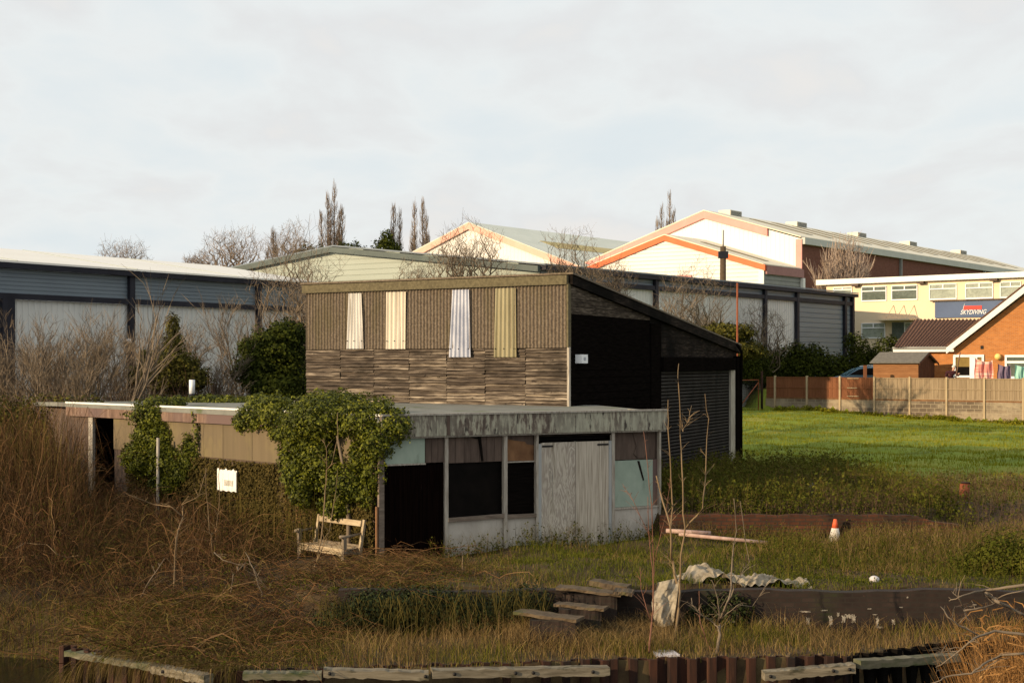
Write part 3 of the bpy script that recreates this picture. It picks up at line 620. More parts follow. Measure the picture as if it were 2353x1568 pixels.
mb = MB(); q = G1-D1*.1; mb.poly([q, q+D2*2*ha, q+D2*2*ha+Vector((0, 0, ze)), q+D2*ha+Vector((0, 0, za)), q+Vector((0, 0, ze))], D1*.08); part('end_wall', mb, m_bclad, g2)

def barn(name, label, C, tA, zA, tL, zL, ze_, Ld, clad, trim, side, roofm, horiz=False, trimw=.45, trim_end=None, rl=(), rlm=None, base=0.):
    """gable face from corner C along D2 (t), apex at t=tA,z=zA; left end tL,zL; right eave ze_ at t=0; side wall length Ld along D1"""
    o = thing(name, label, 'warehouse', (C.x, C.y, 0), math.atan2(D1.y, D1.x))
    Fg = Fr(vec2(C+D2*tL), vec2(C)); U = lambda t: Fg.L-t
    zz_ = lambda t: ze_+(zA-ze_)*t/tA if t < tA else zA+(zL-zA)*(t-tA)/(tL-tA)
    mb = MB(); fz = lambda u: zz_(Fg.L-u)
    if not horiz:
        for a, b in ((0, U(tA)), (U(tA), Fg.L)): Fg.corr(mb, a, b, base, 0, .5, .009, .0, z1f=fz, trap=True, k=20)
    else:
        z = base
        while z < zA:
            p = .38; zz0 = z+p*.5; lo, hi = 0, tL
            if zz0 > ze_: lo = tA*(zz0-ze_)/(zA-ze_)
            if zz0 > zL: hi = tA+(tL-tA)*(zA-zz0)/(zA-zL)
            if hi-lo > .3: Fg.slats(mb, U(hi), U(lo), z, z+p, p, .08)
            z += p
    part('gable_cladding', mb, clad, o)
    mb = MB(); mb.poly([Fg.P(0, base, -.15), Fg.P(Fg.L, base, -.15), Fg.P(Fg.L, ze_-.02, -.15), Fg.P(U(tA), zA-.02, -.15), Fg.P(0, zL-.02, -.15)], Fg.Nn*.1); part('gable_wall', mb, clad, o)
    for t0, t1 in ((0, tA), (tA, tL)):
        if trim_end and t0 == 0: t0 = trim_end
        mb = MB(); p, q = Fg.P(U(t0)+(0 if trim_end and t0 else (.2 if t0 == 0 else 0)), zz_(t0)+.1, .02), Fg.P(U(t1), zz_(t1)+.1, .02)
        mb.poly([p, q, q-Vector((0, 0, trimw)), p-Vector((0, 0, trimw))], Fg.Nn*.25); part('gable_trim', mb, trim, o)
    mb = MB(); ov = Fg.Nn*.2
    for t0, t1 in ((0, tA), (tA, tL)):
        a = C+D2*t0+ov+Vector((0, 0, zz_(t0)+.12)); b = C+D2*t1+ov+Vector((0, 0, zz_(t1)+.12))
        mb.poly([a, a+D1*(Ld+.3), b+D1*(Ld+.3), b], Vector((0, 0, .1)))
    part('roof', mb, roofm, o)
    for k, (s0, s1, f0, f1) in enumerate(rl):
        mb = MB(); a = C+D2*(tA*f0)+Vector((0, 0, zz_(tA*f0)+.235)); b = C+D2*(tA*f1)+Vector((0, 0, zz_(tA*f1)+.235))
        mb.poly([a+D1*s0, a+D1*s1, b+D1*s1, b+D1*s0], Vector((0, 0, .03))); part('rooflight', mb, rlm, o)
    Fs = Fr(vec2(C), vec2(C+D1*Ld)); mb = MB()
    if side[1]: Fs.slats(mb, 0, Ld, base, ze_-.05, .4, .06)
    else: Fs.box(mb, .02, Ld, base, ze_-.05, -.1, .0)
    part('side_wall', mb, side[0], o)
    return o, Fs, Fg, zz_
Cb = Vector((28.5, 150, 0)); zeB = H+287/3500*150
rl = [(7+k*5.2, 8.6+k*5.2, .25, .86) for k in range(14)]
ob, Fsb, Fgb, zzb = barn('warehouse', 'biggest warehouse with pink edged white gable and long dark brick side', Cb, 10.8, 19.06, 26.5, 13.9, zeB, 85, m_wclad, m_pink, (m_bbrick, False), m_broof, trimw=.75, trim_end=3.6, rl=rl, rlm=m_rlight)
mb = MB(); Fsb.box(mb, -.05, 85, zeB-.55, zeB+.1, .02, .4); part('gutter', mb, M('pale_gutter', [(.46, .46, .42), (.52, .52, .48)], n=1), ob)
mb = MB(); Fgb.box(mb, Fgb.L-.55, Fgb.L+.1, 0, zeB-.05, .04, .16); part('corner_trim', mb, m_pink, ob)
for px in (2066, 2258):
    u = Fsb.u(px); mb = MB(); Fsb.box(mb, u-.12, u+.12, 2, zeB-.5, .03, .3); part('downpipe', mb, m_gside, ob)
for px in (1677, 1829, 1968, 2086, 2202):
    # on the ridge
    k = (px-CX)/FL; r0 = Cb+D2*10.8; s_ = (k*r0.y-r0.x)/(D1.x-k*D1.y); p = r0+D1*s_+Vector((0, 0, 19.0))
    mb = MB(); mb.obox(p-D1*1.3-D2*.7, D1*2.6, D2*1.4, Vector((0, 0, .62))); vv = part('ridge_vent', mb, m_broof, ob)
    mb = MB()
    for q in range(4): mb.obox(p-D1*1.15-D2*.78+Vector((0, 0, .08+.13*q)), D1*2.3, D2*.08, Vector((0, 0, .07)))
    part('louvre', mb, m_gside, vv)
s8 = 8.3; Cc = Cb-D1*s8/1.0*1.0
Cc = Vector((23.7, 143.2, 0)); zeC = 12.7
oc, Fsc, Fgc, zzc = barn('warehouse', 'smaller warehouse with bright orange edging and white ribbed gable', Cc, 10.7, 16.0, 21.4, 12.7, zeC, 8.2, m_wclad, m_orange, (m_gside, True), m_broof, horiz=True, trimw=.55, rl=[(3.2, 4.2, .15, .8)], rlm=m_rlight)
mb = MB(); Fsc.box(mb, 0, 8.1, zeC-.75, zeC+.05, .07, .3); part('side_trim', mb, M('plum_trim', [(.27, .13, .12), (.36, .18, .16)], n=2, rough=.7), oc)
mb = MB(); Fgc.box(mb, Fgc.L-.5, Fgc.L+.05, 0, zeC-.3, .07, .2); part('corner_trim', mb, m_white, oc)
mb = MB(); p0 = (1570, 641); u0, u1 = Fgc.u(1540), Fgc.u(1588); zz0 = Fgc.z(1588, 632); Fgc.box(mb, u0, u1, zz0-3, zz0-.3, .06, .1); part('doorway', mb, m_bbrick, oc)
mb = MB(); Fgc.box(mb, u0-.3, u1+.1, zz0-.3, zz0, .06, .25); part('door_frame', mb, m_pink, oc)
mb = MB(); Fsc.box(mb, 7.7, 8.15, 0, zeC-.8, .08, .4); part('downpipe', mb, m_white, oc)
Ca = Vector((-98/3500*170, 170, 0))-D2*15
oa, Fsa, Fga, zza = barn('warehouse', 'white gabled warehouse with pale peach edging and a mossy roof strip', Ca, 15, 19.1, 30, 13.6, 13.6, 60, m_wclad, m_pinkp, (m_gside, True), M('grey_green_roof', [(.56, .58, .50), (.66, .67, .58)], n=.4, rough=.85), trimw=.7, rl=[(6, 60, .47, .64)], rlm=m_moss)

# cream office
FC = Fr(vec2(at(1890, 800, 118)), vec2(at(2520, 800, 104)))
of = thing('office_building', 'cream two storey office with white flat roof edge and blue sign', 'office', FC.P(0, 0), FC.rz)
zt = FC.z(2000, 641)
D = lambda x, y: ((2400+x/2.941)*.735, (750+y/2.941)*.735)
def rect(Fx, mb, x0, x1, y0, y1, n0, n1, cv=D):
    a = cv(x0, y0); b = cv(x1, y1); return Fx.pbox(mb, a[0], b[0], a[1], b[1], n0, n1)
mb = MB(); FC.box(mb, .3, FC.L, 1.5, zt-.3, -9, 0); part('wall', mb, m_cream, of)
mb = MB(); FC.box(mb, -.35, FC.L+.2, zt-.32, zt+.08, -9.3, .45); part('flat_roof', mb, m_white, of)
m_win = glassm('window_reflection', (.30, .33, .27)); m_wind = glassm('dark_window_reflection', (.10, .12, .10))
wins = [(603, 775, 432, 505), (862, 1092, 425, 563), (1138, 1377, 415, 553), (1485, 1737, 403, 547), (1818, 2072, 393, 540), (2135, 2330, 383, 531), (862, 1080, 762, 905)]
for k, (x0, x1, y0, y1) in enumerate(wins):
    mb = MB(); t_ = 7; xm = (x0+x1)/2; ym = y0+(y1-y0)*.28
    for q in ((x0, x1, y0, y0+t_), (x0, x1, y1-t_*1.6, y1), (x0, x0+t_, y0+t_, y1-t_*1.6), (x1-t_, x1, y0+t_, y1-t_*1.6), (x0+t_, x1-t_, ym, ym+t_+2), (xm-5, xm+5, y0+t_, ym)): rect(FC, mb, *q, .005, .08)
    wf = part('window', mb, m_pvc, of); mb = MB(); rect(FC, mb, x0+2, x1-2, y0+2, y1-2, .002, .02); part('pane', mb, m_wind if k in (1, 2) else m_win, wf)
mb = MB(); rect(FC, mb, 1140, 1255, 755, 905, .002, .02); part('shop_window', mb, m_wind, of)
mb = MB(); rect(FC, mb, 1255, 1262, 755, 905, .0, .08); rect(FC, mb, 1315, 1325, 755, 905, .0, .08); rect(FC, mb, 1262, 1315, 755, 765, .0, .08); df = part('door_frame', mb, m_pvc, of)
mb = MB(); rect(FC, mb, 1263, 1314, 766, 905, .0, .03); part('pane', mb, m_win, df)
mb = MB(); rect(FC, mb, 1040, 1375, 728, 740, .0, 1.3)
for x in (1155, 1250, 1345):
    a = D(x, 600); b = D(x-70, 728); mb.tube([FC.P(FC.u(a[0]), FC.z(*a), .02), FC.P(FC.u(a[0]), FC.z(a[0], b[1])+.0, 1.25)], .03, 5)
part('entrance_canopy', mb, m_cream, of)
for x, y in ((822, 428), (1422, 402), (2093, 378)):
    a = D(x, y); p = FC.P(FC.u(a[0]), FC.z(*a), .0); mb = MB(); mb.obox(p+FC.Nn*.12-FC.U*.28, FC.U*.55, FC.Nn*.3, Vector((0, 0, .26))); mb.obox(p-FC.U*.06, FC.U*.12, FC.Nn*.14, Vector((0, 0, .1))); part('floodlight', mb, m_brown, of)
mb = MB(); a0 = D(1542, 572); a1 = D(2500, 716); zA, zB = FC.z(*D(1542, 716)), FC.z(*D(1542, 572)); us0, us1 = FC.u(a0[0]), FC.u(a1[0])
FC.box(mb, us0, us1, zA, zB, .02, .14)
sg = single('shop_sign', mb, M('navy_sign', [(.035, .065, .15), (.06, .10, .20)], n=.4, rough=.5), FC.P(us0, zA, 0), 'long navy sign board lettered SKYDIVING on the cream office', 'sign')
mb = MB(); FC.box(mb, us0-.3, us1, zB+.06, zB+.13, .1, .3)
part('sign_light_rail', mb, m_brown, sg)
mb = MB(); r0, r1 = FC.u(D(1804, 0)[0]), FC.u(D(1973, 0)[0]); zz0, zz1 = FC.z(*D(1890, 638)), FC.z(*D(1890, 604)); 
mb.poly([FC.P(r0, zz0, .15), FC.P(r1, zz0, .15), FC.P(r1, zz1, .15), FC.P(r0+.05, zz1, .15)], FC.Nn*.02); part('red_emblem', mb, M('sign_red', [(.85, .03, .015)], rough=.5), sg)
mb = MB()
for k in range(8): 
    a = math.radians(150+k*11); 
pts = [FC.P(r0-.02+.1*(1-math.cos(k*.22)), zz0-.1+(zz1-zz0+.25)*k/8, .16) for k in range(9)]
mb.tube(pts, .02, 5); part('white_swoosh', mb, m_white, sg)
fc = bpy.data.curves.new('lettering', 'FONT'); fc.body = 'SKYDIVING'; fc.size = 1; fc.shear = .35; fc.extrude = .01; fc.offset = .018
fo = bpy.data.objects.new('tmp', fc); sc.collection.objects.link(fo); bpy.context.view_layer.update()
me = bpy.data.meshes.new_from_object(fo.evaluated_get(bpy.context.evaluated_depsgraph_get())); bpy.data.objects.remove(fo)
co = np.array([v.co[:] for v in me.vertices]); mn = co.min(0); mx = co.max(0)
l0, l1 = FC.u(D(1778, 0)[0]), FC.u(D(2020, 0)[0]); la, lb = FC.z(*D(1890, 682)), FC.z(*D(1890, 640))
Ms = ROOT[sg]
for v in me.vertices:
    p = FC.P(l0+(v.co.x-mn[0])/(mx[0]-mn[0])*(l1-l0), la+(v.co.y-mn[1])/(mx[1]-mn[1])*(lb-la), .165+v.co.z); v.co = Ms @ p
lt = link('lettering', me, M('letter_grey', [(.62, .64, .66)], rough=.5), sg)

# bungalow
FB = Fr(vec2(at(2188, 800, 90)), vec2(at(2600, 800, 86)))
bw = thing('bungalow', 'orange brick bungalow with white bargeboard and brown tiled roof behind the fence', 'bungalow', FB.P(0, 0), FB.rz)
zE = FB.z(2188, 800); zP = lambda px: FB.z(px, 800-(px-2190)*.772)
ua = FB.u(2430); zAx = zP(2430)
mb = MB(); u1_ = FB.u(2230); ut = FB.u(2440)
mb.poly([FB.P(.1, 1.5), FB.P(ut*2, 1.5), FB.P(ut*2, zE), FB.P(ut, zP(2440)-.15), FB.P(.1, zE-.02)], -FB.Nn*.3)
part('gable_wall', mb, m_obrick, bw)
mb = MB(); p = FB.P(-.3, zE-.32, .5); q = FB.P(ut, zP(2440), .5); mb.poly([p, q, q+Vector((0, 0, .42)), p+Vector((0, 0, .36))], -FB.Nn*.06)
q2 = FB.P(2*ut+.3, zE-.32, .5); mb.poly([q2, q, q+Vector((0, 0, .42)), q2+Vector((0, 0, .36))], -FB.Nn*.06); part('bargeboard', mb, m_white, bw)
mb = MB()
for a_, b_ in ((p, q), (q2, q)):
    a = a_+Vector((0, 0, .40)); b = b_+Vector((0, 0, .46)); mb.poly([a, b, b-FB.Nn*11, a-FB.Nn*11], Vector((0, 0, .1)))
part('gable_roof', mb, m_tile, bw)
# left wing
el = at(2054, 797, 92.2); er = at(2240, 797, 90.3); rr_ = at(2330, 734, 95.5); rl_ = at(2101, 734, 97.0); bl = at(2075, 797, 102)
dn = Vector((0, 0, -.12))
mb = MB()
def tiled(a, b, c, d, rows=14, colz=26):
    def fn(i, j):
        p = (a*(1-i)+b*i)*(1-j)+(d*(1-i)+c*i)*j; return p+Vector((0, 0, .05*math.sin(i*colz*2*math.pi+j*3)+.07*((j*rows) % 1)))
    mb.grid(fn, colz*6, rows*4, False)
tiled(el, er, rr_, rl_)
mb.add([el, rl_, bl], [(0, 1, 2)])
mb.add([el, bl, er+Vector((0, 11, 0)), er], [(0, 1, 2, 3)])
part('wing_roof', mb, m_tile, bw)
FBw = Fr(vec2(at(2075, 800, 92.6)), vec2(at(2192, 800, 90.9)))
mb = MB(); FBw.box(mb, 0, FBw.L+.6, 1.5, 4.45, -.3, 0); FBw.box(mb, -.0, .3, 1.5, 4.4, -9, -.3); part('wing_wall', mb, m_obrick, bw)
mb = MB(); FBw.box(mb, -.5, FBw.L+.1, FB.z(2190, 805)-.06, FB.z(2190, 805)+.13, .35, .42); part('fascia', mb, m_white, bw)
mb = MB(); FBw.box(mb, -.5, FBw.L+.1, FB.z(2190, 803)+.08, FB.z(2190, 803)+.2, .43, .55); part('gutter', mb, m_gside, bw)
mb = MB(); pq = D(1220, 1000); FBw.box(mb, .45, .53, 1.6, 4.3, .02, .1); part('downpipe', mb, m_dgry, bw)
m_blind = M('ochre_blind', [(.17, .11, .025), (.25, .17, .045)], n=3, rough=.7)
# patio door
mb = MB()
for q in ((1703, 1986, 1052, 1075), (1703, 1725, 1075, 1290), (1965, 1986, 1075, 1290), (1855, 1925, 1075, 1290), (1725, 1855, 1243, 1262)): rect(FB, mb, *q, .0, .09)
fr = part('patio_door', mb, m_pvc, bw)
mb = MB(); rect(FB, mb, 1725, 1855, 1075, 1163, .0, .03); rect(FB, mb, 1925, 1965, 1075, 1290, .0, .028); part('pane', mb, m_blind, fr, 'pane with ochre blind')
mb = MB(); rect(FB, mb, 1725, 1855, 1163.5, 1243, .0, .03); part('pane', mb, m_glassd, fr)
mb = MB()
for q in ((2177, 2420, 1055, 1076), (2177, 2196, 1076, 1290), (2196, 2420, 1110, 1132), (2196, 2420, 1252, 1290)): rect(FB, mb, *q, .0, .09)
fr = part('window', mb, m_pvc, bw)
mb = MB(); rect(FB, mb, 2196, 2420, 1076, 1110, .0, .03); rect(FB, mb, 2196, 2420, 1132, 1252, .0, .028); part('pane', mb, m_wind, fr)
mb = MB(); rect(FB, mb, 1954, 1978, 970, 1000, .0, .05); part('air_brick', mb, m_bolt, bw)
a = D(2116, 1071); p = FB.P(FB.u(a[0]), FB.z(*a), .2); mb = MB(); mb.ball(p, .19); bl_ = single('globe_lamp', mb, M('amber_globe', [(.80, .55, .16), (.85, .62, .22)], n=3, rough=.3), p, 'round amber globe lamp on the orange brick wall', 'lamp')
mb = MB(); mb.tube([p-FB.Nn*.15, p-FB.Nn*.2], .08, 8); part('mount', mb, m_white, bl_)

# garden fence
FE = Fr((15.5+.15, 90-.1), (15.5+11.6+2.0, 81-1.55))
fxs = [60, 353, 656, 972, 1297, 1636, 1983, 2340]; fpx = [1757]+[(2400+x/2.941)*.735 for x in fxs]+[2443]
fn = thing('garden_fence', 'long board fence with concrete posts on a blockwork base, edging the green field', 'fence', FE.P(0, .4), FE.rz)
for i in range(9):
    a, b = FE.u(fpx[i]), FE.u(fpx[i+1]); xm = (fpx[i]+fpx[i+1])/2
    yt = 866+(fpx[i]-1757)*.0085; zt = FE.z(xm, yt); zb = FE.z(xm, 911+(xm-1757)*.017)
    mb = MB(); nb_ = 15
    for k in range(nb_):
        mb.cur = random.random(); FE.box(mb, a+.1+(b-a-.12)*k/nb_, a+.1+(b-a-.12)*(k+1)/nb_-.006, zb, zt, -.02, .005+(k % 2)*.012)
    zm = zt-(zt-zb)*.52
    pn = part('boards', mb, m_fenr if i < 4 else m_feng, fn)
    mb = MB(); mb.cur = .9
    for q in (zt-.02, zm, zb): FE.box(mb, a+.1, b-.02, q, q+.045, .02, .05)
    part('rail', mb, m_fenr if i < 4 else m_feng, pn)
    zb2 = FE.z(xm, 943+(xm-1757)*.05)-.5
    mb = MB(); FE.box(mb, a+.05, b+.05, zb2, zb-.09, -.08, .015); part('block_wall', mb, m_block, fn)
    mb = MB(); FE.box(mb, a+.1, b-.02, zb-.088, zb-.003, -.04, .02); part('gravel_board', mb, m_orng, fn)
    if i == 3:
        for y in (1270, 1357, 1433):
            mb = MB(); rect(FE, mb, 730, 822+ (15 if y != 1357 else 0), y-3, y+4, .052, .07); part('pale_batten', mb, m_cpost, fn)
for i in range(1, 9):
    a = FE.u(fpx[i]); yt = 862+(fpx[i]-1757)*.009; mb = MB(); FE.box(mb, a-.0, a+.105, FE.z(fpx[i], 955+(fpx[i]-1757)*.045), FE.z(fpx[i], yt), -.03, .09); part('post', mb, m_cpost, fn)
# gate
FT = Fr(vec2(at(1694, 900, 88)), vec2(at(1757, 900, 90)))
gt = thing('metal_gate', 'rusty tube framed gate with a diagonal brace between the dark shed and the fence', 'gate', FT.P(0, .5), FT.rz)
mb = MB(); T = lambda x, y: FT.P(FT.u(x), FT.z(x, y), 0)
mb.tube([T(1697, 948), T(1697, 873), T(1742, 872), T(1742, 945)], .035, 6); part('frame', mb, m_rustr, gt)
mb = MB(); mb.tube([T(1698, 935), T(1742, 878)], .03, 6); part('brace', mb, m_rustr, gt)
mb = MB(); mb.tube([T(1750, 947), T(1750, 852)], .07, 8); part('gate_post', mb, m_rust, gt)
mb = MB()
for k in range(14):
    x = 1697+45*k/13; mb.tube([T(x, 946), T(x, 874)], .006, 3)
    if k < 12: y = 876+70*k/12; mb.tube([T(1697, y), T(1742, y)], .006, 3)
part('wire_mesh', mb, m_dgry, gt)
pb = at(1693, 950, 52); ptp = at(1693.5, 650, 52)
mb = MB(); mb.tube([(pb.x, pb.y, .4), ptp], .035, 7); single('rusty_pole', mb, m_rustr, (pb.x, pb.y, .4), 'tall thin rusty pole rising beside the low end of the shed', 'pole')
# utility pole
Yp = 135; b0 = at(1660, 700, Yp); mb = MB(); mb.tube([(b0.x, Yp, 2), at(1661, 566, Yp)], [.34, .26], 9)
up_ = single('utility_pole', mb, M('pole_wood', [(.06, .04, .022), (.10, .07, .04)], n=4), (b0.x, Yp, 2), 'dark wooden utility pole in front of the orange edged gable', 'utility pole')
mb = MB(); mb.tube([at(1661, 566, Yp), at(1661.5, 528, Yp)], .07, 6); part('top_rod', mb, m_gside, up_)
mb = MB(); p = at(1661, 584, Yp); mb.obox(p+Vector((-.42, -.3, -.35)), Vector((.84, 0, 0)), Vector((0, .6, 0)), Vector((0, 0, .6))); part('transformer_box', mb, m_dgry, up_)
mb = MB(); q = at(1575, 641, 100); 
# car
Yc = 93.0; cx0 = (1917-CX)/FL*Yc; 
car = thing('parked_car', 'blue car with a silver roof rail parked behind the garden shed', 'car', (cx0+2.1, Yc, 1.9), 0)
prof = [(0, .35), (.0, .62), (.12, .78), (.75, .93), (1.45, 1.36), (1.8, 1.46), (2.9, 1.47), (3.6, 1.34), (4.1, .98), (4.25, .9), (4.3, .4)]
m_car = M('blue_car_paint', [(.05, .13, .19), (.07, .16, .22)], n=1, rough=.25, spec=.6)
mb = MB(); nS = 9
def carfn(x, z, y):
    t = abs(y/.86); k = max(0, z-.9)*.35; return Vector((cx0+x-.2, Yc+y*(1-k), 1.9+z-(.05*t*t if z > 1 else 0)))
vs = []; 
for j in range(nS):
    y = -.86+1.72*j/(nS-1)
    vs += [carfn(x, z, y) for x, z in prof]
m_ = len(prof); fs = [(j*m_+i, (j+1)*m_+i, (j+1)*m_+i+1, j*m_+i+1) for j in range(nS-1) for i in range(m_-1)]
fs += [tuple(range(m_)), tuple(range(nS*m_-1, (nS-1)*m_-1, -1))]
mb.add(vs, fs); part('body', mb, m_car, car)
mb = MB(); sw = [(.85, .95), (1.5, 1.33), (1.85, 1.40), (2.5, 1.41), (2.5, .95)]; mb.add([carfn(x, z, -.86)+Vector((0, -.012, 0)) for x, z in sw], [tuple(range(5))[::-1]]); part('side_window', mb, m_glassd, car)
mb = MB(); sw = [(2.6, .95), (2.6, 1.41), (3.1, 1.40), (3.7, 1.2), (3.8, .95)]; mb.add([carfn(x, z, -.86)+Vector((0, -.012, 0)) for x, z in sw], [tuple(range(5))]); part('side_window', mb, m_glassd, car)
mb = MB(); mb.add([carfn(.78, .955, -.72), carfn(.78, .955, .72), carfn(1.42, 1.355, .66), carfn(1.42, 1.355, -.66)], [(0, 1, 2, 3)]); 
mb.v = [(a-.02, b, c+.025) for a, b, c in mb.v]; part('windscreen', mb, M('blue_glass', [(.10, .20, .25), (.16, .27, .32)], n=2, rough=.1, spec=.7), car)
mb = MB(); mb.tube([carfn(1.6, 1.50, -.66), carfn(2.2, 1.55, -.64), carfn(3.2, 1.5, -.66)], .025, 6); part('roof_rail', mb, m_pvc, car)
for x in (.85, 3.45):
    for s_ in (-.84, .68):
        mb = MB(); p = Vector((cx0+x-.2, Yc+s_, 2.22)); mb.tube([p, p+Vector((0, .18, 0))], .32, 18); wl = part('wheel', mb, m_bolt, car)
        mb = MB(); mb.tube([p+Vector((0, -.012, 0)), p+Vector((0, .0, 0))], .19, 12); part('rim', mb, m_gside, wl)
# garden shed
Yg = 89
def gp(x, y, Y): a = D(x, y); return at(a[0], a[1], Y)
a0 = gp(968, 1100, Yg+.6); a1 = gp(1382, 1100, Yg-.4); FGs = Fr(vec2(a0), vec2(a1)); 
gs = thing('garden_shed', 'small brown garden shed with grey felt roof behind the fence', 'shed', FGs.P(0, 1.9), FGs.rz)
zev = gp(1175, 1118, Yg).z; zrd = gp(1250, 1036, Yg+1).z; dep = 1.75; za_ = 1.9; Lg = FGs.L
FGe = Fr(vec2(FGs.B), vec2(FGs.B+Vector((1.42, 1.75, 0))))
bk = FGe.B-FGe.A
mb = MB()
z = za_
while z < zev-.01: mb.cur = random.random(); FGs.box(mb, 0, Lg, z, min(z+.12, zev), -.05, .01+.008*random.random()); z += .125
mb.obox(FGs.A+bk+Vector((0, 0, za_)), FGs.B-FGs.A, FGs.Nn*.05, Vector((0, 0, zev-za_)))
mb.poly([FGs.A+Vector((0, 0, za_)), FGs.A+bk+Vector((0, 0, za_)), FGs.A+bk+Vector((0, 0, zev)), FGs.A+bk*.5+Vector((0, 0, zrd-.05)), FGs.A+Vector((0, 0, zev))], FGs.U*.05)
part('side_wall', mb, m_shedb, gs)
mb = MB(); mb.poly([FGe.P(0, za_), FGe.P(FGe.L, za_), FGe.P(FGe.L, zev), FGe.P(FGe.L/2, zrd-.05), FGe.P(0, zev)], -FGe.Nn*.05)
for k in range(9): mb.cur = random.random(); u = FGe.L*k/9; FGe.box(mb, u+.01, u+FGe.L/9-.01, za_, zev, .0, .012)
part('end_wall', mb, m_shedd, gs)
mb = MB(); e1 = FGs.A-FGs.U*.12-bk*.1+Vector((0, 0, zev-.09)); e2 = FGs.B+FGs.U*.15-bk*.1+Vector((0, 0, zev-.09)); r1 = FGs.A-FGs.U*.12+bk*.5; r1.z = zrd; r2 = FGs.B+FGs.U*.15+bk*.5; r2.z = zrd
h1 = FGs.A-FGs.U*.12+bk*1.1+Vector((0, 0, zev-.09)); h2 = FGs.B+FGs.U*.15+bk*1.1+Vector((0, 0, zev-.09))
mb.poly([e1, e2, r2, r1], Vector((0, 0, .05))); mb.poly([r1, r2, h2, h1], Vector((0, 0, .045))); part('roof', mb, m_felt, gs)
mb = MB(); 
for p_, q_ in ((e2, r2), (h2, r2)): mb.poly([p_+FGs.U*.005, q_+FGs.U*.005, q_+FGs.U*.005-Vector((0, 0, .12)), p_+FGs.U*.005-Vector((0, 0, .12))], FGs.U*.03)
part('gable_board', mb, m_shedd, gs)
mb = MB(); q = gp(880, 1150, 88); mb.obox((q.x, q.y, 1.9), (.18, 0, 0), (0, .12, 0), (0, 0, q.z-1.9)); single('timber_post', mb, m_fenr, (q.x, q.y, 1.9), 'short reddish wooden post in front of the blue car', 'post')
# washing
def cloth(x0, x1, ytl, ytr, sag, yb, name, mat, label, Y=84.0):
    a = gp(x0, ytl, Y); b = gp(x1, ytr, Y); zb = gp(x0, yb, Y).z-.35; mb = MB()
    def fn(i, j):
        top = a.z*(1-i)+b.z*i-sag*math.sin(math.pi*i)**.7; z = top*(1-j)+zb*j
        return Vector((a.x+(b.x-a.x)*i+.02*math.sin(9*j+4*i), Y+.07*math.sin(i*15+j*2)+.05*math.sin(i*29)*(.3+j), z))
    mb.grid(fn, 40, 16); 
    mb.grid(lambda i, j: fn(1-i, j)+Vector((0, .012, 0)), 40, 16)
    return single(name, mb, mat, (a.x, Y, zb), label, 'laundry')
mp_ = M('pink_striped_towel', [(0, (.72, .25, .20)), (.5, (.72, .25, .20)), (.52, (.80, .46, .38)), (1, (.80, .46, .38))], scl=(.2, .2, 5), n=1.3, det=1, rough=.9)
c1 = cloth(1902, 2068, 1078, 1102, .16, 1290, 'towel', mp_, 'pink striped towel hanging on the washing line'); c2 = cloth(2112, 2230, 1130, 1142, .14, 1290, 'towel', M('mauve_cloth', [(.14, .10, .16), (.20, .15, .21)], n=6, rough=.9), 'dark mauve towel hanging on the washing line')
c3 = cloth(2272, 2420, 1140, 1150, .12, 1290, 'towel', M('teal_cloth', [(.28, .52, .44), (.36, .60, .51)], n=4, rough=.9), 'pale turquoise towel hanging on the washing line')
mb = MB(); mb.tube([gp(1690, 1072, 84.0), gp(1768, 1042, 84.0), gp(1904, 1078, 84.0), gp(2068, 1100, 84.0), gp(2112, 1130, 84.0), gp(2300, 1138, 84.0), gp(2440, 1150, 84.0)], .006, 4)
single('washing_line', mb, m_gside, gp(1768, 1042, 84.0), 'thin washing line carrying the towels', 'washing line')
mb = MB(); mb.tube([gp(1768, 1030, 83.9), gp(1752, 1110, 83.9), gp(1722, 1290, 83.9)], [.03, .035, .035], 6); q = gp(1722, 1290, 83.9)
single('line_prop', mb, M('prop_wood', [(.14, .08, .05), (.2, .12, .08)], n=4), q, 'leaning wooden prop holding up the washing line', 'line prop')
# person (bent forward at the washing line)
def skinned(name, pts, edges_, radii, mat, parent, sub=2):
    me = bpy.data.meshes.new(name); M4 = ROOT[parent]; me.from_pydata([M4 @ Vector(p) for p in pts], edges_, []); o = bpy.data.objects.new('tmp', me); sc.collection.objects.link(o)
    md = o.modifiers.new('s', 'SKIN'); ly = me.skin_vertices[0].data
    for i, r in enumerate(radii): ly[i].radius = (r, r) if not isinstance(r, tuple) else r
    ly[0].use_root = True; md.use_smooth_shade = True; m2 = o.modifiers.new('u', 'SUBSURF'); m2.levels = sub; m2.render_levels = sub
    bpy.context.view_layer.update(); e = bpy.data.meshes.new_from_object(o.evaluated_get(bpy.context.evaluated_depsgraph_get())); bpy.data.objects.remove(o)
    e.materials.clear(); return link(name, e, mat, parent)
hd = gp(1712, 1172, 85.5); X0, Y0, Zg = hd.x-.12, 85.6, 1.9
ps = thing('person', 'white haired person in a dark maroon jumper bending at the washing line', 'person', (X0, Y0, Zg))
P3 = lambda x, y, z: (X0+x, Y0+y, Zg+z)
hz = hd.z-Zg
m_skin = M('skin', [(.50, .28, .2), (.56, .33, .24)], n=5, rough=.6); m_mar = M('maroon_knit', [(.030, .008, .010), (.055, .014, .018)], n=20, rough=.95)
sh = hz-.24
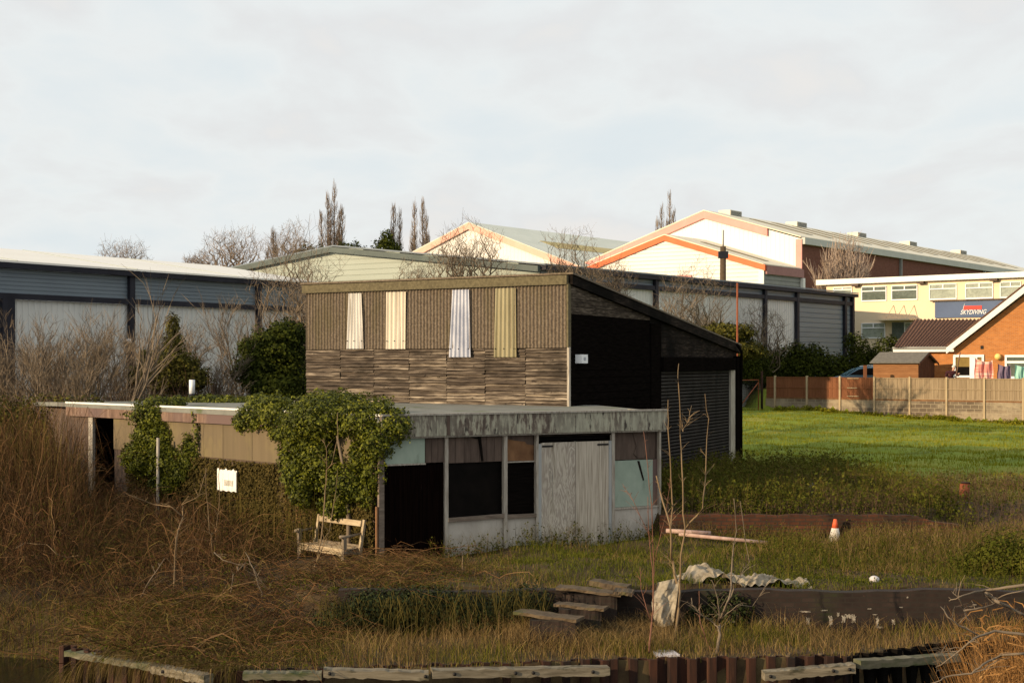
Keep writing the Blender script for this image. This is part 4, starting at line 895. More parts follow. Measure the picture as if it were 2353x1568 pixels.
pts = [P3(-.08, .05, .86), P3(-.06, .03, 1.02), P3(-.02, 0, sh-.08), P3(.06, -.02, sh+.07), P3(.11, -.03, hz-.06), P3(.13, -.03, hz+.05),
       P3(-.24, .02, sh-.03), P3(-.34, -.02, sh-.25), P3(-.22, -.16, sh-.38), P3(.22, -.02, sh-.03), P3(.36, -.08, sh-.22), P3(.32, -.22, sh-.08),
       P3(-.18, .06, .8), P3(-.17, .02, .45), P3(-.18, .06, .08), P3(.03, .06, .8), P3(.05, .02, .45), P3(.04, .06, .08), P3(-.18, -.09, .03), P3(.04, -.09, .03)]
ed_ = [(0, 1), (1, 2), (2, 3), (3, 4), (4, 5), (2, 6), (6, 7), (7, 8), (2, 9), (9, 10), (10, 11), (0, 12), (12, 13), (13, 14), (0, 15), (15, 16), (16, 17), (14, 18), (17, 19)]
rad = [.15, .14, .16, .055, .085, .075, .075, .05, .035, .075, .05, .035, .09, .065, .045, .09, .065, .045, .035, .035]
skinned('body', pts, ed_, rad, m_skin, ps)
skinned('jumper', [P3(-.08, .05, .80), P3(-.06, .03, 1.02), P3(-.02, 0, sh-.07), P3(.045, -.02, sh+.035), P3(-.24, .02, sh-.02), P3(-.34, -.02, sh-.25), P3(-.25, -.13, sh-.35), P3(.22, -.02, sh-.02), P3(.36, -.08, sh-.22), P3(.33, -.19, sh-.11)], [(0, 1), (1, 2), (2, 3), (2, 4), (4, 5), (5, 6), (2, 7), (7, 8), (8, 9)], [.19, .175, .19, .075, .10, .07, .05, .10, .07, .05], m_mar, ps)
skinned('trousers', [P3(-.08, .05, .86), P3(-.18, .06, .78), P3(-.17, .02, .45), P3(-.18, .06, .12), P3(.03, .06, .78), P3(.05, .02, .45), P3(.04, .06, .12)], [(0, 1), (1, 2), (2, 3), (0, 4), (4, 5), (5, 6)], [.17, .11, .085, .07, .11, .085, .07], m_dgry, ps)
for hx, hy, hz_, sgn in ((-.22, -.16, sh-.38, -1), (.32, -.22, sh-.08, 1)):
    pts = [P3(hx, hy, hz_), P3(hx+.01*sgn, hy-.05, hz_+.01)]; ed_ = [(0, 1)]; rd = [.028, .03]
    for k in range(5):
        b = len(pts); ox = (-.03+.018*k)
        pts += [P3(hx+ox, hy-.085, hz_+.01), P3(hx+ox, hy-.12-.008*(k % 3), hz_), P3(hx+ox, hy-.135, hz_-.02)]; ed_ += [(1, b), (b, b+1), (b+1, b+2)]; rd += [.009, .008, .007]
    skinned('hand', pts, ed_, rd, m_skin, ps, 1)
mb = MB(); mb.ball(Vector(P3(.125, .02, hz+.06)), (.108, .10, .10)); part('hair', mb, M('white_hair', [(.55, .52, .48), (.68, .65, .6)], n=20, rough=.9), ps)
mb = MB(); mb.ball(Vector(P3(.13, -.115, hz+.0)), (.016, .022, .02)); part('nose', mb, m_skin, ps)
mb = MB(); mb.ball(Vector(P3(.10, -.105, hz+.03)), .01, 6, 4); mb.ball(Vector(P3(.16, -.105, hz+.03)), .01, 6, 4); mb.box(X0+.11, X0+.155, Y0-.118, Y0-.105, Zg+hz-.045, Zg+hz-.037); part('face_features', mb, m_brown, ps)
# ================================================================ canal edge, walls, steps, litter ================================================================
def gpt(px, py, z=None, dz=0):
    """ground point under a pixel (marches the ray to the terrain)"""
    k = (px-CX)/FL; t = (py-HY)/FL
    ys = np.arange(19, 110, .02); zs = H-t*ys; g_ = gz(k*ys, ys)
    i = np.argmax(zs <= g_); return Vector((k*ys[i], ys[i], float(g_[i])+dz))
pile_runs = [((-6.6, 22.4), (-4.0, 20.5)), ((-4.0, 20.5), (1.37, 21.36)), ((1.37, 21.36), (4.8, 21.6)), ((4.8, 21.6), (6.72, 22.75)), ((6.72, 22.75), (14, 23.0))]
pr = thing('sheet_pile_wall', 'rusty corrugated sheet pile wall along the canal edge', 'piling', (1.37, 21.3, -1.9))
for i, (a, b) in enumerate(pile_runs):
    f = Fr(a, b); mb = MB(); prof = []; p = .28; u = 0
    while u < f.L:
        for du, n_ in ((0, .07), (.10, .07), (.13, -.03), (.25, -.03)):
            if u+du < f.L: prof.append((u+du, n_))
        u += p
    prof.append((f.L, .0))
    zt = lambda u: -.60+.012*math.sin(u*9)
    vs = []
    for u, n_ in prof: vs += [f.P(u, -2.2, n_), f.P(u, zt(u), n_), f.P(u, zt(u)+.001, n_-.03), f.P(u, -2.2, n_-.03)]
    m_ = len(prof); mb.add(vs, [(4*j, 4*j+4, 4*j+5, 4*j+1) for j in range(m_-1)]+[(4*j+1, 4*j+5, 4*j+6, 4*j+2) for j in range(m_-1)]+[(4*j+2, 4*j+6, 4*j+7, 4*j+3) for j in range(m_-1)])
    part('pile_section', mb, m_rust if i < 3 else m_timd, pr)
def waling(p0, p1, Y0, Y1, h, mat, label, bolts=(), th=.16, wob=.012):
    a, b = at(p0[0], p0[1], Y0), at(p1[0], p1[1], Y1); mb = MB(); n_ = 24
    fr_ = Fr((a.x, a.y), (b.x, b.y)); rw = [random.uniform(-wob, wob) for _ in range(n_+1)]
    vs = []
    for j in range(n_+1):
        t = j/n_; u = fr_.L*t; z = a.z+(b.z-a.z)*t
        vs += [fr_.P(u, z-h+rw[j], 0), fr_.P(u, z-h+rw[j], th), fr_.P(u, z+rw[-j-1]-.01, th), fr_.P(u, z+rw[-j-1]*.5, 0)]
    fs = [(4*j+k, 4*j+4+k, 4*j+4+(k+1) % 4, 4*j+(k+1) % 4) for j in range(n_) for k in range(4)]+[(0, 1, 2, 3), (4*n_+3, 4*n_+2, 4*n_+1, 4*n_)]
    mb.add(vs, fs)
    o = single('timber_waling', mb, mat, a, label, 'timber beam')
    for t in bolts: mb = MB(); q = fr_.P(fr_.L*t, a.z+(b.z-a.z)*t-h*.5, th); mb.tube([q-fr_.Nn*.02, q+fr_.Nn*.025], .024, 8); part('bolt', mb, m_bolt, o)
waling((168, 1489), (366, 1521), 22.3, 21.1, .09, m_walg, 'mossy timber beam at the left end of the canal edge, half buried in grass')
waling((367, 1521), (490, 1546), 21.1, 20.35, .12, m_wal, 'short bleached timber beam ending at the corner of the canal edge', (.25,))
waling((560, 1538), (740, 1538), 20.45, 20.52, .10, m_walg, 'dark mossy beam on the canal edge overhung by grass')
waling((744, 1530), (984, 1537), 20.52, 20.62, .115, m_wal, 'bleached timber beam on the canal edge, left of the longest one', (.06, .97))
waling((989, 1532), (1394, 1526), 20.62, 21.15, .12, m_wal, 'longest bleached timber beam on the canal edge, below the brick steps', (.12, .46, .56, .9))
waling((1749, 1537), (1956, 1519), 21.2, 21.38, .13, m_wal, 'bleached timber beam on the canal edge at the right, under the sooty wall', (.06, .75, .93))
waling((1960, 1512), (2190, 1497), 21.42, 22.3, .12, m_walg, 'dark mossy beam at the right end of the canal edge')
# retaining wall
mb = MB(); rx0, rx1 = -2.7, 12.5
wx = np.arange(rx0, rx1, .35)
def rtop(x): return -.0+.02*math.sin(x*2.1)+.012*math.sin(x*7)
vs = []
for x in wx: vs += [(x, RW-.12, -1.0), (x, RW-.12, rtop(x)), (x, RW+.1, rtop(x)+.002), (x, RW+.1, -1.0)]
m_ = len(wx); mb.add(vs, [(4*j+k, 4*j+4+k, 4*j+5+k, 4*j+1+k) for j in range(m_-1) for k in range(3)]+[(0, 1, 2, 3), (4*m_-1, 4*m_-2, 4*m_-3, 4*m_-4)])
rw_ = single('retaining_wall', mb, m_dbrick, (rx0, RW, -1), 'low sooty brick retaining wall with patches of white render along the grass ledge', 'wall')
m_rend = M('white_render_patch', [(.14, .11, .08), (.44, .39, .31)], n=22, rough=.9)
K = lambda x, y: ((2000+x/1.961)*.735, (1700+y/1.961)*.735)
for (x, y, w_, h_) in ((560, 470, 62, 42), (590, 432, 30, 16), (738, 475, 12, 22), (890, 460, 10, 26), (1030, 470, 26, 52), (1010, 412, 70, 12), (1170, 470, 26, 70), (1215, 430, 18, 30), (1250, 455, 34, 50), (1312, 455, 30, 52), (1280, 440, 46, 26), (1456, 475, 20, 66), (1465, 508, 52, 14), (1555, 475, 24, 34), (1408, 395, 30, 6), (1640, 325, 12, 12), (2050, 370, 30, 8), (1440, 430, 30, 6), (1130, 405, 40, 8), (1600, 385, 30, 7)):
    a = K(x, y); mb = MB(); n_ = 34; q = at(a[0], a[1], RW-.135); ww = w_/1.961*.735/FL*RW/2; hh = h_/1.961*.735/FL*RW/2
    pts = []
    for j in range(n_):
        an = 2*math.pi*j/n_; r_ = random.uniform(.55, 1.35)*(1 if j % 5 else .4); c_, s_ = math.cos(an), math.sin(an); k_ = 1/max(abs(c_), abs(s_))*.85
        pts.append((q.x+c_*ww*r_*k_, RW-.121, q.z+s_*hh*r_*k_))
    mb.poly(pts, (0, -.008, 0)); part('render_patch', mb, m_rend, rw_)
# red brick wall behind the yard
mb = MB(); xs_ = np.arange(2.95, 9.0, .2); vs = []
for x in xs_: zt = .5-ss(7.8, 9.0, x)*.2+.015*math.sin(x*8); vs += [(x, 30.5, -.3), (x, 30.5, zt), (x, 30.75, zt), (x, 30.75, -.3)]
m_ = len(xs_); mb.add(vs, [(4*j+k, 4*j+4+k, 4*j+5+k, 4*j+1+k) for j in range(m_-1) for k in range(3)])
single('brick_wall', mb, m_rbrick, (2.95, 30.5, -.3), 'low reddish brown brick wall right of the hut with weeds growing over it', 'wall')
# steps
st = thing('brick_steps', 'crumbling brick steps with stone treads climbing from the ledge', 'steps', (.6, 23.2, -.6))
J = lambda x, y: ((1000+x/2.139)*.735, (1700+y/2.139)*.735)
def slab(mb, pa, pb, Ya, Yb, h, dep, tw=.0):
    a = at(*J(*pa), Ya); b = at(*J(*pb), Yb); d = b-a; nn = Vector((-d.y, d.x, 0)).normalized()*dep; k = 14; sd = pa[0]*.37
    nz_ = lambda i, s_: Vector((0, .016*math.sin(i*.7+sd+s_)+.006*math.sin(i*1.9+s_*3), .006*math.sin(i*.6+sd)+.004*math.sin(i*1.7+s_)))
    vs = []
    for i in range(k+1):
        q = a+d*(i/k); vs += [q-Vector((0, 0, h))+nz_(i, 1), q+nz_(i, 2), q+nn+nz_(i, 3), q+nn-Vector((0, 0, h))+nz_(i, 4)]
    fs = [(4*i+j, 4*i+4+j, 4*i+4+(j+1) % 4, 4*i+(j+1) % 4) for i in range(k) for j in range(4)]+[(3, 2, 1, 0), (4*k, 4*k+1, 4*k+2, 4*k+3)]
    mb.add(vs, fs); return
for (pa, pb, Ya, Yb, h, dep) in (((1290, 450), (1712, 505), 22.55, 22.15, .045, .35), ((1560, 398), (1895, 432), 23.0, 22.75, .04, .3), ((1575, 285), (2010, 335), 23.55, 23.3, .04, .35), ((1960, 312), (2085, 325), 23.3, 23.25, .05, .4), ((1800, 243), (2050, 285), 23.95, 23.75, .08, .3)):
    mb = MB(); slab(mb, pa, pb, Ya, Yb, h, dep); part('tread', mb, m_stone, st)
for (pa, pb, Ya, Yb, h, dep) in (((1400, 505), (1705, 510), 22.35, 22.2, .32, .4), ((1600, 432), (1880, 440), 22.85, 22.85, .3, .5), ((1620, 330), (1700, 345), 23.6, 23.5, .5, .3), ((1700, 340), (1985, 350), 23.45, 23.4, .6, .4)):
    mb = MB(); slab(mb, pa, pb, Ya, Yb, h, dep); part('riser', mb, m_dbrick, st)
# bench
Bv = (-3.03, 27.45); uB = FLW.U; fB = Fr((Bv[0]-uB.x*1.45, Bv[1]-uB.y*1.45), Bv)
bz = -.27; be = thing('bench', 'pale weathered wooden bench with a missing back slat against the ivy wall of the hut', 'bench', fB.P(0, bz), fB.rz)
z0 = -.6; sz = .17
mb = MB(); fB.box(mb, .04, 1.40, sz-.10, sz-.012, -.03, .0)
for a, b in ((.04, .16), (1.28, 1.40)): mb.poly([fB.P(a, sz-.105, -.028), fB.P(b, sz-.105, -.028), fB.P(a if a < 1 else b, sz-.22, -.028)], fB.Nn*.024)
part('apron', mb, m_bench, be)
mb = MB()
for k in range(4): fB.box(mb, .045 if k else .0, 1.40, sz-.01, sz+.015, -.085-.1*k, -.005-.1*k)
part('seat', mb, m_bench, be)
for u, n_, zt_ in ((.0, -.02, sz+.28), (1.41, -.02, sz+.22)):
    mb = MB(); fB.box(mb, u-.025, u+.035, z0, zt_, n_-.05, n_+.02); part('leg', mb, m_benchd, be)
for u in (.02, 1.43):
    mb = MB(); lean = .10
    mb.obox(fB.P(u-.03, z0, -.36), fB.U*.06, fB.Nn*-.055, Vector((0, 0, sz-z0))); a = fB.P(u-.03, sz, -.36)
    mb.obox(a, fB.U*.06, fB.Nn*-.05, Vector((0, 0, .52))-fB.Nn*lean); part('leg', mb, m_bench, be)
mb = MB(); a = fB.P(.05, sz+.40, -.36-.075); mb.obox(a, fB.U*1.35, fB.Nn*.03, Vector((0, 0, .10))-fB.Nn*.02); part('top_rail', mb, m_bench, be)
mb = MB(); a = fB.P(.05, sz+.015, -.40); mb.obox(a, fB.U*1.36, fB.Nn*.025, Vector((0, 0, .05))); part('backrest', mb, m_benchd, be, 'dull lower rail')
for u in (.005, 1.415):
    mb = MB(); mb.tube([fB.P(u, sz+.24, .06), fB.P(u, sz+.235, -.12), fB.P(u, sz+.27, -.42)], [.033, .026, .022], 7); part('armrest', mb, m_benchd, be)
mb = MB(); fB.box(mb, 1.38, 1.41, sz-.1, sz-.02, -.36, -.05); part('side_rail', mb, m_benchd, be)
# traffic cone
p = gpt(1917, 1243); p.z -= .05; hC = (1243-1193)/FL*p.y+.06
cn = thing('traffic_cone', 'dirty traffic cone with red tip and white lower half standing in weeds', 'traffic cone', p)
mb = MB(); mb.tube([p+Vector((0, 0, .03)), p+Vector((.01, 0, hC*.64))], [.135, .07], 18); part('lower_cone', mb, m_conew, cn)
mb = MB(); mb.tube([p+Vector((.01, 0, hC*.641)), p+Vector((.012, 0, hC))], [.069, .032], 16); part('tip', mb, m_coneo, cn)
mb = MB(); mb.box(p.x-.17, p.x+.17, p.y-.17, p.y+.17, p.z, p.z+.028); part('base', mb, m_bolt, cn)
# pipes
a = gpt(1570, 1236, dz=.13); b = gpt(1763, 1250, dz=.1)
def pipe(a, b, r, label):
    mb = MB(); d = (b-a).normalized(); s_ = d.cross(Vector((0, 0, 1))).normalized(); up = s_.cross(d); k = 14
    vs = []
    for p_, r_ in ((a, r), (b, r), (b, r*.82), (a, r*.82)):
        for j in range(k): q = 2*math.pi*j/k; vs.append(p_+(s_*math.cos(q)+up*math.sin(q))*r_)
    fs = [(i*k+j, i*k+(j+1) % k, ((i+1) % 4)*k+(j+1) % k, ((i+1) % 4)*k+j) for i in range(4) for j in range(k)]
    mb.add(vs, fs, True); return single('pipe', mb, m_pipe, a, label, 'pipe', 'pink plastic pipes dumped by the brick wall')
pipe(at(1560, 1226, 29.6), at(1763, 1246, 28.9), .035, 'long pale pink pipe lying in the grass in front of the low brick wall')
pipe(at(1530, 1218, 30.1), at(1633, 1224, 29.9), .042, 'short thick pink pipe lying against the low brick wall')
# tarpaulin over the wall: hanging piece and heap
def crump(i, j, s_): return .030*math.sin(i*9+j*3+s_+1.5*math.sin(j*5))+.020*math.sin(i*17-j*7+s_*2+1.2*math.sin(i*7))+.012*math.sin(j*21+i*9+s_)+.007*math.sin(i*37+j*29)
def tarp1(i, j):
    # j 0 bottom .. 1 over top
    xl = 1504+8*(1-abs(j-.5)*2)*-1+ (6 if j > .8 else 0); xr = 1560-14*(1-j)**1.2
    px = xl+(xr-xl)*i; py = 1440-(1440-1326)*j+ (12*(1-i) if j > .5 else -10*abs(i-.4)*(1-j))
    Y_ = 23.2+.38*j**2.2+.045*math.sin(i*8+2.2*math.sin(j*3.1))+.010*math.sin(i*21+j*6+2*math.sin(j*9))+.014*math.sin(j*15+i*9)+.006*math.sin(i*31-j*27)
    return at(px, py, Y_)
mb = MB(); mb.grid(tarp1, 80, 60); mb.grid(lambda i, j: tarp1(1-i, j)+Vector((0, .03, 0)), 20, 20)
single('canvas_sheet', mb, m_tarp, gpt(1530, 1440), 'dirty cream canvas hanging in folds over the wall edge beside the bare sapling', 'canvas')
def tarp2(i, j):
    x = 2.62+2.15*i; env = math.sin(math.pi*min(1, i*.93+.07))**.5; base = gz(x, 24.2+.7*j)
    return Vector((x, 24.05+.75*j+.15*math.sin(i*9), float(base)+(.02+(.21-.13*i)*env*math.sin(math.pi*(.1+.8*j))*(1+.25*math.sin(i*9)))+crump(i*1.6, j, 3)*1.2+.028*math.sin(i*34+j*9+2*math.sin(j*7))*math.sin(j*11+i*13)+.016*math.sin(i*83-j*21+3*math.sin(i*11))))
mb = MB(); mb.grid(tarp2, 160, 40); single('canvas_sheet', mb, m_tarp, (3.6, 24.4, 0), 'crumpled grey white canvas heap lying on the grass above the wall', 'canvas')
a = at(1497, 1503, 21.75); mb = MB()
bc = gpt(1530, 1502); mb.add([at(1498, 1494, 22.05), at(1508, 1505, 21.6), at(1562, 1502, 21.65), at(1545, 1491, 22.1), at(1512, 1491, 22.15)], [(0, 1, 2, 3, 4)])
v = [Vector(q) for q in mb.v]; mb = MB(); mb.poly(v, (0, 0, -.03)); single('board', mb, m_board, v[1], 'scuffed white board lying on the canal edge between thin saplings', 'board')
p = gpt(2008, 1338); mb = MB(); mb.ball(p+Vector((0, 0, .05)), (.085, .08, .065)); o = single('helmet', mb, m_board, p, 'small white rounded object lying in the grass above the sooty wall', 'litter')
p = gpt(2086, 1228); mb = MB(); mb.tube([p+Vector((-.05, 0, .18)), p+Vector((.02, 0, .1)), p+Vector((.06, 0, .0))], [.035, .05, .04], 8); single('litter', mb, m_board, p, 'scrap of pink white litter among the tall weeds right of the cone', 'litter')
p = gpt(1862, 1140); mb = MB(); mb.grid(lambda i, j: p+Vector((.02+.26*(i-.5), .05*math.sin(8*i+3*j)-.2*j+.1, .32*j*math.sin(math.pi*(.15+.7*i)))), 12, 10); single('sack', mb, M('grey_sack', [(.16, .14, .15), (.26, .24, .26)], n=8), p, 'small crumpled grey sack half hidden in the weeds', 'sack')
p = gpt(2215, 1146); mb = MB(); h = 36/FL*p.y; k = 14
mb.tube([p, p+Vector((.01, 0, h))], [.115, .11], 16); ob_ = single('drum', mb, m_rustr, p, 'small upright orange rusty drum standing at the edge of the green field', 'drum')
mb = MB(); mb.tube([p+Vector((.01, 0, h+.001)), p+Vector((.01, 0, h+.03))], .12, 16); part('rim', mb, m_rust, ob_)
for k in range(8):   # fallen leaves / stones on the ledge edge
    px = random.uniform(1600, 1900); p = gpt(px, 1508+random.uniform(-8, 2)); mb = MB(); mb.ball(p+Vector((0, 0, .015)), (random.uniform(.02, .05), .03, .02), 7, 5)
    single('stone', mb, m_stone, p, 'small stone on the ledge along the rusty canal edge', 'stone', 'small stones along the canal edge')
# ================================================================ vegetation ================================================================
def ramp(name, stops, rough=.85, trans=0., n=2.2, attr=.65, spec=.05): return M(name, stops, n=n, det=3, attr=attr, rough=rough, spec=spec, trans=trans)
m_straw = ramp('dry_grass', [(0, (.05, .030, .012)), (.35, (.14, .088, .036)), (.7, (.25, .165, .068)), (1, (.38, .27, .12))], trans=.2)
m_mixg = ramp('rough_grass', [(0, (.038, .038, .006)), (.4, (.105, .105, .012)), (.7, (.18, .145, .030)), (1, (.24, .15, .05))], trans=.25)
m_yard = ramp('yard_grass', [(0, (.032, .036, .006)), (.45, (.085, .105, .010)), (.75, (.14, .13, .02)), (1, (.20, .13, .05))], trans=.25)
m_green = ramp('field_grass', [(0, (.075, .085, .005)), (.45, (.17, .185, .008)), (.8, (.29, .25, .025)), (1, (.32, .23, .07))], trans=.3)
m_bram = ramp('bramble_cane', [(0, (.018, .010, .004)), (.35, (.062, .031, .013)), (.72, (.135, .070, .031)), (1, (.27, .17, .085))], n=.8)
m_bramg = ramp('greenish_bramble', [(0, (.022, .019, .005)), (.5, (.08, .062, .016)), (1, (.16, .115, .038))])
m_weed = ramp('weed_stems', [(0, (.035, .026, .007)), (.4, (.09, .075, .015)), (.75, (.15, .11, .03)), (1, (.22, .13, .06))], trans=.2)
m_weedp = ramp('purple_brown_weeds', [(0, (.06, .035, .022)), (.6, (.13, .08, .05)), (1, (.19, .13, .075))], trans=.1)
m_wleaf = ramp('weed_leaves', [(0, (.030, .036, .005)), (.5, (.075, .082, .010)), (1, (.14, .13, .022))], trans=.25)
m_ivy = ramp('ivy_leaves', [(0, (.016, .021, .002)), (.4, (.052, .062, .004)), (.75, (.13, .14, .008)), (.975, (.22, .21, .018)), (1, (.42, .30, .02))], rough=.6, trans=.15, n=.9, attr=.7, spec=.2)
m_ivyd = ramp('dark_ivy_leaves', [(0, (.010, .014, .004)), (.6, (.028, .036, .008)), (1, (.06, .068, .014))], rough=.7, trans=.1, spec=.15)
m_wallivy = ramp('wall_climber_leaves', [(0, (.024, .019, .006)), (.5, (.068, .052, .014)), (1, (.135, .095, .032))], rough=.7, trans=.1)
m_ever = ramp('evergreen_leaves', [(0, (.012, .016, .003)), (.6, (.036, .046, .006)), (1, (.085, .092, .011))], rough=.7, trans=.1)
m_conif = ramp('conifer_sprays', [(0, (.022, .021, .005)), (.6, (.070, .064, .012)), (1, (.15, .13, .022))], rough=.7)
m_reed = ramp('dead_reeds', [(0, (.075, .035, .012)), (.4, (.22, .11, .036)), (.8, (.38, .20, .07)), (1, (.50, .32, .14))], trans=.25)
m_bark = ramp('young_bark', [(0, (.12, .082, .045)), (1, (.27, .19, .11))], n=5)
m_barkr = ramp('reddish_bark', [(0, (.13, .06, .04)), (1, (.24, .12, .08))], n=5)
m_barkg = ramp('grey_bark', [(0, (.10, .078, .055)), (1, (.24, .185, .13))], n=5)
m_barkd = ramp('distant_bark', [(0, (.15, .11, .08)), (1, (.28, .22, .165))], n=1)

def area(n, x0, x1, y0, y1, mask=None):
    x = R.uniform(x0, x1, n); y = R.uniform(y0, y1, n); k = np.ones(n, bool) if mask is None else mask(x, y)
    x, y = x[k], y[k]; return np.stack([x, y, gz(x, y)], 1)
def clump(x, y, s, o=0): return .5+.25*(np.sin(x*s+o)*np.sin(y*s*1.3+o*2)+np.sin(x*s*2.3+y*s*1.1+o)*.6+np.sin(x*s*.7-y*s*2.9+o)*.5)
def blades(B, h, w, lean=.35, k=4, rnd=None):
    n = len(B); a = R.uniform(0, 2*np.pi, n); l = R.random(n)*lean*h; t = np.linspace(0, 1, k)
    D_ = np.stack([np.cos(a)*l, np.sin(a)*l], 1)
    P = B[:, None, :]+np.zeros((n, k, 3)); P[:, :, :2] += D_[:, None, :]*(t**1.8)[None, :, None]
    P[:, :, 2] += (h[:, None]*(t-.25*lean*t**3)[None]); P[:, 0, 2] -= .04
    return ribbons(P, w, rnd)
def seethru(B, fn):   # keep only where fn(px,py)
    px, py = toP(B[:, 0], B[:, 1], B[:, 2]); return B[fn(px, py)]
def stuff(name, parts_, mat, label, cat, loc):
    V, F, r = cat3(parts_); o = npmesh(name, V, F, r, mat, None, loc); setp(o, label, cat, None, 'stuff'); return o
# --- ledge grass (dry)
B = area(78000, -12.5, 9.5, 20.4, RW-.1+0, lambda x, y: (y > edge_y(x)+.02) & (R.random(len(x)) < .35+.65*clump(x, y, 2.2)))
ht = (.10+.30*R.random(len(B))**1.5)*(.55+.9*clump(B[:, 0], B[:, 1], 1.6, 2))*(1-.45*ss(-1.5, -5, B[:, 0]))*(1-.55*ss(.5, .0, B[:, 1]-edge_y(B[:, 0])))
q = clump(B[:, 0], B[:, 1], 1.1, 5)+R.normal(0, .12, len(B)); gm = (q < .36)|(R.random(len(B)) < .12+.25*ss(-2.5, -5, B[:, 0]))
dk = R.random(len(B)) < .3*ss(-1.5, -3.5, B[:, 0])+.0; gm = gm | dk
stuff('dry_grass', [blades(B[~gm], ht[~gm]*R.uniform(.5, 1.35, (~gm).sum()), .0075, .75)], m_straw, 'dry straw coloured grass along the canal ledge', 'grass', (0, 22, -.6))
stuff('rough_grass', [blades(B[gm], ht[gm]*.8, .009, .7)], m_mixg, 'olive green rough grass patches on the canal ledge', 'grass', (1, 22, -.6))
B = area(14000, -14, -4.5, 23.4, 25.8, lambda x, y: (y > RW-.15) & (y > edge_y(x)+.1))
stuff('rough_grass', [blades(B, .1+.22*R.random(len(B)), .009)], m_mixg, 'rough olive grass on the bank at the far left', 'grass', (-8, 24.5, -.6))
# --- overhang at left bank
B = area(52000, -11, -3.6, 19.9, 23.6, lambda x, y: (y > edge_y(x)-.0) & (y < edge_y(x)+np.where(x < -6.6, 1.2, .42))); h_ = .25+.35*R.random(len(B))
n = len(B); t = np.linspace(0, 1, 5); P = B[:, None, :]+np.zeros((n, 5, 3)); o_ = R.uniform(.05, .42, n)
dirx = R.normal(0, .4, n)-.35
P[:, :, 0] += (dirx*o_)[:, None]*t; P[:, :, 1] -= (o_*1.0)[:, None]*t; P[:, :, 2] += (h_*.35)[:, None]*np.sin(t*np.pi*.55)-(h_*.9)[:, None]*t**3
k_ = R.random(n) < .5
stuff('dry_overhanging_grass', [ribbons(P[k_], .009)], m_straw, 'tawny dead grass drooping over the left bank', 'grass', (-6, 22, -.8))
P = P[~k_]
stuff('overhanging_grass', [ribbons(P, .009)], m_weed, 'long olive grass drooping over the left bank into the canal', 'grass', (-6, 22, -.8))
# --- yard
ymask = lambda x, y: (y > RW+.1) & ((x-C0[0])*FF.Nn.x+(y-C0[1])*FF.Nn.y > .04) | ((x > 3.0) & (y > RW+.1))
B = area(95000, -2.6, 13, RW, 30.5, lambda x, y: ymask(x, y) & (R.random(len(x)) < .12+.85*clump(x, y, 1.9, 1)))
rt = ss(2.5, 5.5, B[:, 0]); ht = (.06+.17*R.random(len(B))**1.4)*(.5+.9*clump(B[:, 0], B[:, 1], 1.3, 3))*(1+.8*rt*ss(25, 27, B[:, 1]))
q = clump(B[:, 0], B[:, 1], .9, 8)+R.normal(0, .15, len(B)); kind_ = np.where(q < .72, 0, 1); kind_ = np.where((B[:, 0] < 0) & (R.random(len(B)) < .5), 1, kind_); ht = ht*.85
stuff('rough_grass', [blades(B[kind_ == 0], ht[kind_ == 0], .009, .7)], m_yard, 'short green and brown grass in the yard before the hut', 'grass', (2, 27, 0))
stuff('dry_grass', [blades(B[kind_ == 1], ht[kind_ == 1]*R.uniform(.5, 1.4, (kind_ == 1).sum()), .0075, .7)], m_straw, 'faded straw grass and dead stalks in the yard', 'grass', (3, 27, 0))
# --- tall weeds on right yard and behind the brick wall
CONE = gpt(1917, 1243)
CLR = [(CONE, .0075, 1.6), (gpt(2215, 1146), .0045, 1.3), (gpt(1862, 1140), .006, 1.2), (gpt(2086, 1228), .005, 1.0)]
def clear(B):
    for c, a, l in CLR: B = B[~((abs(B[:, 0]/B[:, 1]-c.x/c.y) < a) & (B[:, 1] < c.y+.1) & (B[:, 1] > c.y-l))]
    return B
def weeds(B, hmin, hmax, mat_s, mat_l, name, label, loc, wst=.008, nl=5, ls=.028, lean=.3):
    B = clear(B)
    n = len(B); h = hmin+(hmax-hmin)*R.random(n)**1.2; P1 = blades(B, h, wst, lean, 5)
    side = []
    for k in range(3):
        b2 = B.copy(); f = R.uniform(.3, .8, n); b2[:, 2] += h*f; a = R.uniform(0, 6.28, n); l = h*(1-f)*.5; e2 = b2+np.stack([np.cos(a)*l*.6, np.sin(a)*l*.6, l], 1)
        side.append(ribbons(np.stack([b2, (b2+e2)/2+R.normal(0, .01, (n, 3)), e2], 1), wst*.7))
    stuff(name, [P1]+side, mat_s, label, 'weeds', loc)
    if nl:
        C = np.repeat(B, nl, 0); C[:, 2] += np.repeat(h, nl)*R.uniform(.05, .8, len(C)); C += R.normal(0, .05, C.shape)*[1, 1, .4]
        stuff(name+'_foliage', [leaves(C, R.normal(size=C.shape)+[0, 0, .8], ls*R.uniform(.6, 1.4, len(C)))], mat_l, label+', leafy growth', 'weeds', loc)
B = area(5200, 4.4, 12.5, 24.3, 30.4, lambda x, y: R.random(len(x)) < clump(x, y, 1.1, 4)*1.1*ss(24, 26.5, y)); weeds(B, .25, .62, m_weed, m_wleaf, 'tall_weeds', 'tall olive brown weeds filling the right of the yard', (8, 27, 0), nl=4, ls=.022)
B = area(7500, 3.0, 9.5, 30.8, 44, lambda x, y: (R.random(len(x)) < clump(x, y, .8, 2)*1.5-.1) & ((x < 9.4) | (y < 36)) & ~(((x-SC[0])*FR.Nn.x+(y-SC[1])*FR.Nn.y < .1)) & ~((x < 3.6) & (y < 33)))
weeds(B, .2, .85, m_weed, m_wleaf, 'tall_weeds', 'dense dark green weeds on the bank between the shed and the low brick wall', (6, 36, .5), nl=8, ls=.035)
